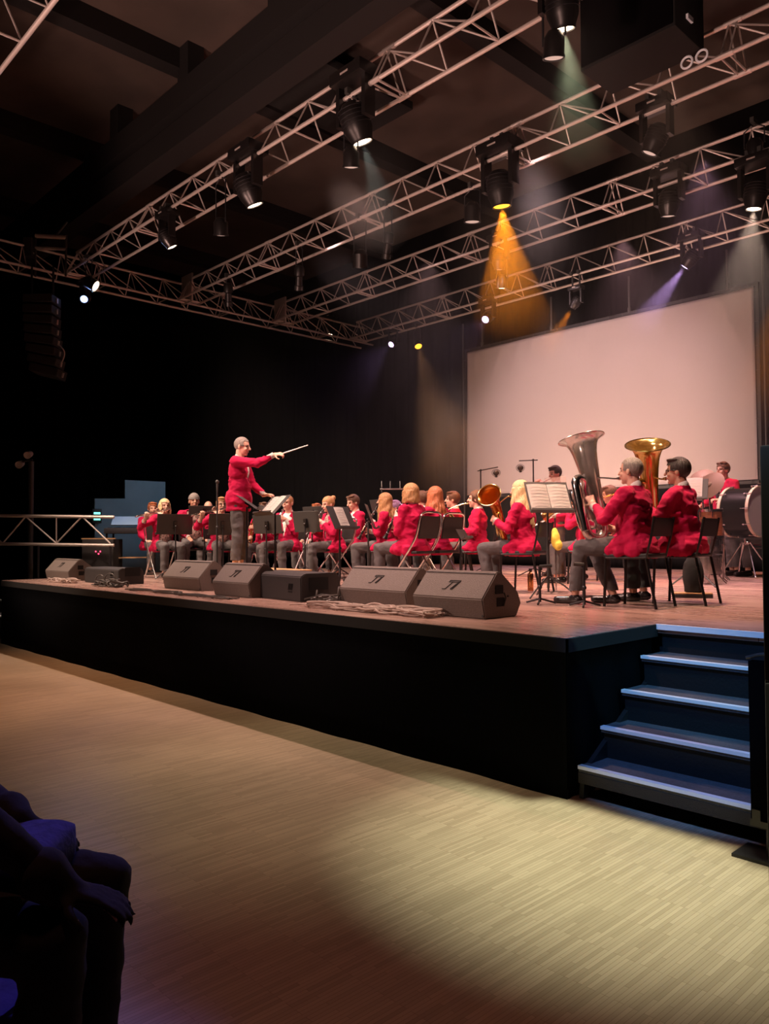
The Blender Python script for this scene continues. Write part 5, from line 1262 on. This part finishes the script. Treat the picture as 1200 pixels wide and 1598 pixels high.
# ================================================================ haze in the air over the stage
hm = bpy.data.materials.new('stage_haze'); hm.use_nodes = True; nt = hm.node_tree; nt.nodes.remove(nt.nodes['Principled BSDF'])
vs = nt.nodes.new('ShaderNodeVolumeScatter'); vs.inputs['Density'].default_value = .005; vs.inputs['Anisotropy'].default_value = .35
nt.links.new(vs.outputs[0], nt.nodes['Material Output'].inputs['Volume'])
bm = nb(); box(bm, (-13.5,7.2,STAGE+.3), (2,14.5,7.6)); o = obj('haze', bm, 'black', None, False); o.data.materials.clear(); o.data.materials.append(hm); tag(o, 'thin smoke haze hanging in the air over the stage', 'haze', None, 'stuff')

def smoke(label, c, r, dens, nscale=1.2, seedv=0.0, aniso=.2):  # puffs under lamps are added extra haze that makes their beams show
    m = bpy.data.materials.new('smoke'); m.use_nodes = True; nt = m.node_tree; nt.nodes.remove(nt.nodes['Principled BSDF']); L = nt.links.new
    vs = nt.nodes.new('ShaderNodeVolumeScatter'); vs.inputs['Anisotropy'].default_value = aniso
    tc = nt.nodes.new('ShaderNodeTexCoord'); ln = nt.nodes.new('ShaderNodeVectorMath'); ln.operation = 'LENGTH'; mr = nt.nodes.new('ShaderNodeMapRange')
    mr.inputs[1].default_value = 1.0; mr.inputs[2].default_value = .25; mr.inputs[3].default_value = 0; mr.inputs[4].default_value = 1
    no = nt.nodes.new('ShaderNodeTexNoise'); no.inputs['Scale'].default_value = nscale; no.inputs['Detail'].default_value = 3
    m2 = nt.nodes.new('ShaderNodeMapRange'); m2.inputs[1].default_value = .35; m2.inputs[2].default_value = .65; m2.inputs[3].default_value = .35; m2.inputs[4].default_value = 1
    mu = nt.nodes.new('ShaderNodeMath'); mu.operation = 'MULTIPLY'; mv = nt.nodes.new('ShaderNodeMath'); mv.operation = 'MULTIPLY'; mv.inputs[1].default_value = dens
    L(tc.outputs['Object'], ln.inputs[0]); L(ln.outputs['Value'], mr.inputs[0]); L(tc.outputs['Object'], no.inputs[0]); L(no.outputs[0], m2.inputs[0])
    L(mr.outputs[0], mu.inputs[0]); L(m2.outputs[0], mu.inputs[1]); L(mu.outputs[0], mv.inputs[0]); L(mv.outputs[0], vs.inputs['Density']); L(vs.outputs[0], nt.nodes['Material Output'].inputs['Volume'])
    bm = nb(); bmesh.ops.create_icosphere(bm, subdivisions=3, radius=1)
    o = obj('smoke', bm, 'black', None, False); o.data.materials.clear(); o.data.materials.append(m); o.location = c; o.scale = r; tag(o, label, 'smoke', None, 'stuff')
smoke('added smoke puff catching the amber beam below the large amber lamp', at(805,390,Y=8.4), (1.0,1.0,1.25), .20)
smoke('added smoke puff catching the beam under the violet lamp above the screen', at(1035,450,Y=12.9), (.9,.6,.9), .14)
smoke('added smoke puff catching the amber beam under the small lamp above the middle of the screen', at(868,510,Y=12.9), (.6,.5,.7), .14)
smoke('added smoke puff catching the pale beam below the bright lamp near the right edge', at(1160,420,Y=10.9), (1.2,.9,1.5), .06)
smoke('added smoke puff catching the greenish beam below the moving lamp at the top edge', at(895,110,Y=6.0), (.7,.7,.9), .09)
smoke('added smoke puff catching the faint beam under the tilted lamp below the black ceiling panel', at(585,290,Y=6.0), (.6,.6,.8), .06)
smoke('brownish smoke cloud at the left edge of the screen', at(690,690,Y=12.6), (1.3,.9,1.7), .32, 1.6)
smoke('thin grey smoke drifting left of the screen', at(600,650,Y=12.8), (2.0,1.0,2.2), .08, 1.8)

smoke('orange smoke glowing at the right edge of the picture beside the screen', at(1203,575,Y=13.0), (.7,.6,1.1), .16)
spot('lamp_beam', at(1214,440,Y=13.0), at(1196,640,Y=13.0), 420, AMB, 40, .6, .04)
